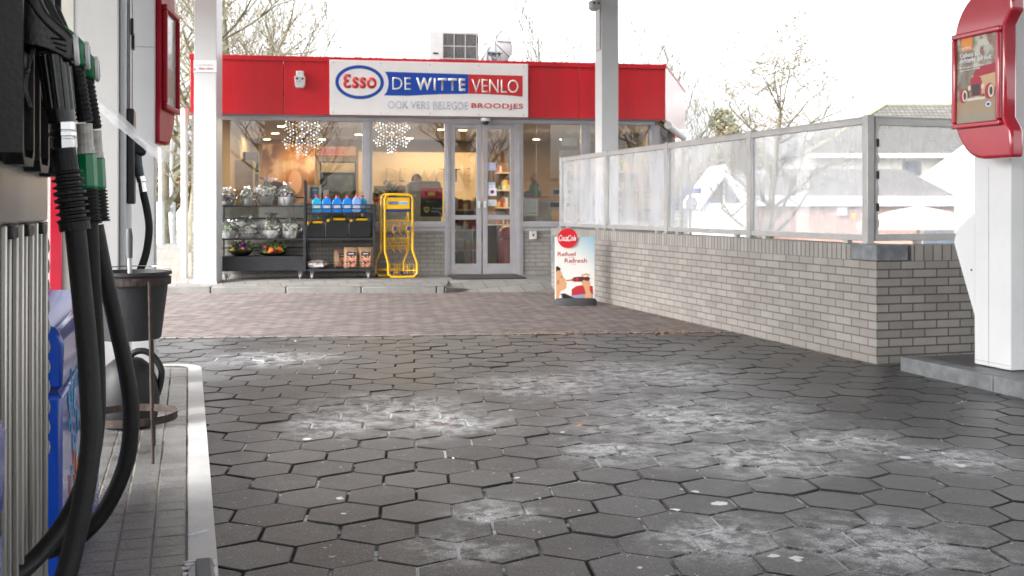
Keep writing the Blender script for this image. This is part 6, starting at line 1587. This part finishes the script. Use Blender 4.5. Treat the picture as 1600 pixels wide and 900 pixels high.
mb = MB(); a = lw(1178, 1311, HD); mb.box(a, a+.45, -.2, -.001, zb_-.45, zb_-.0-.05); mb.build('wall_lamp', M_white, t)
mb = MB(); a = lw(1178, 1335, HD); mb.box(a, a+.2, -.1, -.001, zb_-.6, zb_-.35); mb.build('wall_lamp', M_yellow, t)
MB().box(lw(1178, 1450, HD), lw(1178, 1500, HD), -.05, -.001, .2, zb_-.8).build('window', mat('far_glass', (.10, .12, .15), .1), t)
D3 = 66
t = house('tiled_house', 'large pale house with mossy tiled hip roof behind the corner pane', 1270, D3)
def hx_(px): return lw(1270, px, D3)
def hzz(py): return hz(0, py, D3)-GZ
MB().box(hx_(1275), hx_(1720), 1, 9, 0, hzz(238)).build('wall', Mcr, t)
e0, e1, r0, r1 = hx_(1262), hx_(1740), hx_(1428), hx_(1640); ze, zr = hzz(240), hzz(151)
mb = MB(); mb.add([(e0, .3, ze), (e1, .3, ze), (e1, 9.7, ze), (e0, 9.7, ze), (r0, 5, zr), (r1, 5, zr)], ((0, 1, 5, 4), (1, 2, 5), (2, 3, 4, 5), (3, 0, 4), (0, 3, 2, 1))); mb.build('roof', Mtile, t)
mb = MB(); mb.tube([(e0, .3, ze), (r0, 5, zr)], .13, 6); mb.tube([(r0, 5, zr), (r1, 5, zr)], .13, 6); mb.tube([(r1, 5, zr), (e1, .3, ze)], .13, 6); mb.build('ridge_tiles', mat('ridge_moss', (.30, .29, .20), .9), t)
MB().box(e0, e1, .1, .35, ze-.25, ze+.02).build('gutter', M_white, t)
f_ = MB().box(hx_(1420), hx_(1447), .9, .99, hzz(272), hzz(252)).build('window', mat('far_glass', (.10, .12, .15), .1), t)
MB().prism([(hx_(1440), hzz(275)), (hx_(1520), hzz(215)), (hx_(1640), hzz(275)), (hx_(1640), 0), (hx_(1440), 0)], 'y', -2, .0).build('side_gable', M_white, t)
# conical pale parasol
p = P3(1435, 26, -1.6); t = thing('parasol', 'cream parasol top behind the corner pane', 'parasol', p)
zt4 = hz(0, 322, 26)+1.6; ze4 = hz(0, 350, 26)+1.6; rr = 75*26/FPX*1.25
mb = MB(); mb.lathe([(rr, ze4-.12), (rr, ze4), (rr*.5, (ze4+zt4)/2+.08), (.05, zt4)], n=8, cap=False); o = mb.build('canopy', mat('parasol_cream', (.62, .58, .44), .8), t); MB().tube([(0, 0, 0), (0, 0, zt4)], .04, 8).build('pole', M_wood, t)
# road signs
t = thing('traffic_sign', 'round white sign with red ring behind the third glass pane', 'traffic sign', P3(1079, 24, -1.6)); zc = hz(0, 318, 24)+1.6; rr = 9.5*24/FPX
MB().tube([(0, 0, 0), (0, 0, zc+.9)], .035, 8).build('post', M_rail, t)
Mx = Matrix.Rotation(R(90), 4, 'X')
MB().lathe([(rr, 0), (rr, .015)], (0, -.04, zc), 28, M=Mx).build('ring', M_red, t); MB().lathe([(rr*.8, 0), (rr*.8, .004)], (0, -.056, zc), 28, M=Mx).build('disc', M_board, t)
text('lettering', '10 t', M_black, t, (-rr*.5, rr*.5, zc+.02, zc+rr*.45), -.064, bold=.02); MB().box(-rr*.6, rr*.6, -.066, -.063, zc-rr*.35, zc-rr*.22).build('arrow', M_black, t)
t['label'] = 'round white sign with red ring on a post behind the third glass pane'
t = thing('street_name_sign', 'small blue street sign above the round traffic sign', 'street sign', P3(1078, 24.3, -1.6)); z = hz(0, 300, 24.3)+1.6; MB().box(-.16, .28, -.02, .0, z-.04, z+.09).build('plate', mat('sign_blue2', (.05, .18, .6), .4), t); MB().tube([(0, .03, 0), (0, .03, z+.1)], .02, 8).build('post', M_rail, t)

# trees and a low building behind the camera: they show in the shop glass
tree('bare_tree', 'broad bare tree across the road, reflected in the right-hand shop window', (15, -34, 0), 11, 44, .6, .35, mat('bark_dark', (.05, .045, .04), .9), .1, 6, 1.0, None, twig=.012)
tree('bare_tree', 'bare tree across the road, reflected in the left shop window', (-6, -28, 0), 11, 47, .6, .3, mat('bark_dark', (.05, .045, .04), .9), .1, 6, 1.0, None, twig=.012)
tree('bare_tree', 'bare tree across the road, reflected in the glass of the double door', (4, -27, 0), 11, 49, .6, .3, mat('bark_dark', (.05, .045, .04), .9), .1, 6, 1.0, None, twig=.012)
t = thing('roadside_house', 'long pale house with dark roof across the road behind the camera', 'house', (24, -48, 0)); MB().box(0, 30, 0, 8, 0, 2.6).build('wall', Mcr, t); MB().prism([(-.5, 2.6), (8.5, 2.6), (4, 5)], 'x', -.5, 30.5).build('roof', Mroof, t)
t = thing('hedge', 'dark hedge along the road behind the camera', 'hedge', (-30, -40, 0)); mb = MB(); rnd = random.Random(2)
for k in range(9000): x = rnd.uniform(0, 34); z = rnd.uniform(0, 2.2); p = Vector((x, rnd.uniform(-.6, .6), z)); e1 = Vector((rnd.uniform(-1, 1), rnd.uniform(-1, 1), rnd.uniform(-1, 1)))*.2; e2 = e1.orthogonal()*.7; mb.add([p-e1, p-e2, p+e1, p+e2], [(0, 1, 2, 3)])
mb.build('foliage', M_leafd, t, fixn=False)

# fallen leaves
mb = MB(); rnd = random.Random(9)
def leaf(x, y, z, s):
    a = rnd.uniform(0, 6.28); u = Vector((math.cos(a), math.sin(a), 0))*s; v = Vector((-math.sin(a), math.cos(a), 0))*s*.6; c = Vector((x, y, z+.006)); h = Vector((0, 0, s*.35))
    mb.add([c-u, c-v*.9+h*.4, c+u+h, c+v+h*.2], [(0, 1, 2, 3)])
for k in range(190):
    L_ = rnd.uniform(.55, 1.0)**.5; p = JL[0]+(JL[1]-JL[0])*(.62+.44*rnd.random()**.6)+Vector((rnd.gauss(0, .05), rnd.gauss(.0, .10)-.02, 0)); leaf(min(p.x, 4.68), p.y, 0, rnd.uniform(.012, .03))
for k in range(110): y = rnd.uniform(6.8, 13.5); leaf(4.72-abs(rnd.gauss(0, .07)), y, 0, rnd.uniform(.012, .028))
for k in range(50): L_ = rnd.uniform(-4.6, -.9); x, y = Lp(L_, 14.2-abs(rnd.gauss(0, .05))); leaf(x, y, 0, rnd.uniform(.015, .03))
for (px, py) in ((855, 521), (910, 527), (1142, 628), (1395, 623), (1050, 523), (905, 537), (700, 668), (1575, 620), (1350, 628), (1092, 524), (905, 667), (880, 452), (690, 640), (1010, 560), (1180, 565)):
    g = G(px, py); leaf(g[0], g[1], 0, .024)
o = mb.build('fallen_leaves', mat('leaf_litter', (.42, .24, .13), .8, var=.35, scale=40), fixn=False); o['kind'] = 'stuff'; o['label'] = 'dry brown leaves along the wall and paving joint'
